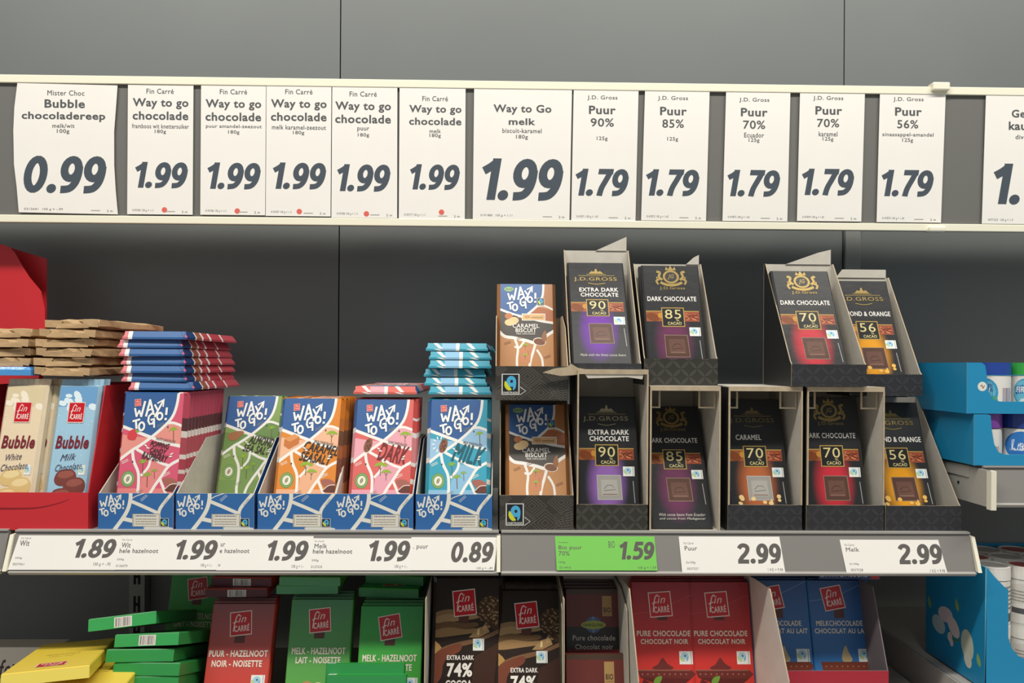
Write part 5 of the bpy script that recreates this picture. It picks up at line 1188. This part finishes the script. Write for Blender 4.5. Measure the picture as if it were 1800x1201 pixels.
tr2, xa2_, H2 = cyan_tray('upper cyan tray with round sticker on the right shelf, blue lid showing', 1700, 638, 725, 1.052, zR1, .0255, .02, .2, .245, ((.98, .95), (1.05, .8), (1.15, .45), (1.4, .28), (1.8, .24)), (21, 33, 6.5, 6.5))
for zz, x0_, H_, ks, nm in ((zR1, xa2_, H2, ((0, 'white tub with royal blue lid in the upper cyan tray'), (1, 'white tub with green lid cut off at the picture edge'), (0, 'white tub beyond the picture edge in the upper tray')), 'u'), (zR0, xa1, H1, ((2, 'white tub with purple lid in the lower cyan tray'), (3, 'white tub with navy lid at the picture edge in the lower tray'), (2, 'white tub beyond the picture edge in the lower tray')), 'l')):
    for i, (k, lab) in enumerate(ks):
        kk = TU[k]; sc = (H_ - .0015) / .066
        o = put(kk, lab, 'tub', 'plastic_tub', (x0_ + (.0505 if nm == 'u' else .028) + i * .0575, 1.052 + .032, zz + .0022), 0, 0, 0, 'tubs in the cyan trays')
        o.scale = (1, 1, sc)
# tall cyan tray with white tubs
Yc = 1.06; xa = X(1731.5, 1100, Yc); zc0 = ZR2 + .0022; Hc = Z(1731, 998, Yc) - zc0; Wc = .216; dc = .148
root = thing('display_tray', 'tall cyan tray with macaroon print at the lower right, full of white tubs', 'display tray', (xa + Wc / 2, Yc, zc0 + .0004)); w = Wc / 2; t = .0018
b = MB(); b.box(-w + t, w - t, t, dc - t, 0, t, CYAN); link('base_panel', b.mesh('base'), root)
P = [(0, 0), (Wc, 0), (Wc, Hc), (Wc - .03, Hc * .8), (Wc - .033, Hc * .3), (Wc - .055, Hc * .26), (.056, Hc * .255), (.047, Hc * .28), (.038, Hc * .34), (.033, Hc * .43), (.0325, Hc * .82), (.027, Hc * .84), (.012, Hc * .93), (.002, Hc)]
b = MB(); b.prism(P, (-w, 0, 0), EX, EZ, t, CYAN, GREYB, mat('white_cut_edge', '#d9e2e4', .6)); link('front_panel', b.mesh('front'), root)
b = MB(); b.prism([(0, 0), (dc, 0), (dc, Hc), (0, Hc)][::-1], (-w, 0, 0), EY, EZ, -t, CYAN, CYAN, mat('cyan_edge', '#6fb4cf', .5)); sp = link('side_panel', b.mesh('side'), root)
b = MB(); b.box(w - t, w, t, dc, 0, Hc, CYAN); link('side_panel', b.mesh('side'), root)
b = MB(); b.box(-w + t, w - t, dc - t, dc, 0, Hc, CYAN); link('back_panel', b.mesh('back'), root)
a = Art(dc, Hc, (0, 0, 100, 117))      # u runs from the back edge (left in view) to the front
def mac(x, y, rx, ry, r, c, f='#e9dfd8'):
    a.ell(x, y, rx, ry, c, r); 
mac(24, 80, 12, 9, 10, '#b9d3d6'); mac(36, 66, 13, 8, -8, '#d8cdd0'); mac(50, 74, 12, 8, 40, '#e0d5d2'); a.line([(40, 84), (52, 87), (60, 83)], 2, '#4f8a4a', True); mac(73, 84, 10, 15, -8, '#c9d3bd'); mac(74, 98, 6, 8, -20, '#d5d6c8'); mac(44, 86, 4, 5, 20, '#dcd8d0'); mac(47, 91, 3, 4, 0, '#e2ded6')
for x, y, r in ((7, 62, 20), (56, 50, -15), (91, 92, 10)): a.poly(smooth([(x - 2, y - 6), (x + 3, y), (x + 2, y + 6), (x - 3, y + 2)], 3, True), '#8fb774')
link('macaroon_print', art_mesh('macaroon_print', [(a, (-w, dc, 0), NY, EZ)], INKS), sp)
TW = tub_kind('white', .0235, .083, .018, '#e8e5df', '#b9b6b4', lab_d); TW2 = tub_kind('white_red', .0235, .083, .018, '#e8e5df', '#a8504c', lab_d)
for lay in range(2):
    for rw in range(3):
        for cidx in range(4):
            x = xa + .0275 + cidx * .0485 + (.0 if rw % 2 == 0 else .003); y = Yc + .029 + rw * .0478
            if rw == 2: y -= .002
            k = TW2 if (rw + cidx) % 3 == 1 else TW
            lab = 'white tub with %s lid centre, %s row, %s layer of the tall cyan tray' % ('reddish' if k is TW2 else 'grey', ('front', 'middle', 'back')[rw], ('lower', 'upper')[lay])
            if rw == 2 : y = Yc + .029 + 1.92 * .0478
            put(k, lab, 'tub', 'plastic_tub', (x, y, zc0 + .0025 + lay * .0835), 0, random.uniform(-25, 25), 0, 'white tubs in the tall cyan tray')
# white carton with cut-off script at the far left
cx0, cx1 = X(-120, 1160, 1.2), X(100, 1160, 1.2); zt_w = Z(40, 1138, 1.2); z0w = ZL - .0685
t = thing('carton_box', 'white carton with dark cut-off script behind the yellow pile', 'carton', ((cx0 + cx1) / 2, 1.2, z0w)); w = (cx1 - cx0) / 2; h = zt_w - z0w
b = MB(); b.box(-w, w, 0, .035, 0, h, mat('white_board', '#d6cfc4', .6)); bevel(link('carton_body', b.mesh('white_carton'), t), .0008)
a = Art(2 * w, h, (-120, 1138, 100, 1138 + 220 * h / (2 * w))); a.text('fe', -2, 1160, 19, 1194, '#4a2f34', .01, .3); a.ell(24, 1170, 2, 2, '#4a2f34')
link('script_lettering', art_mesh('script', [(a, (-w, 0, 0), EX, EZ)]), t)
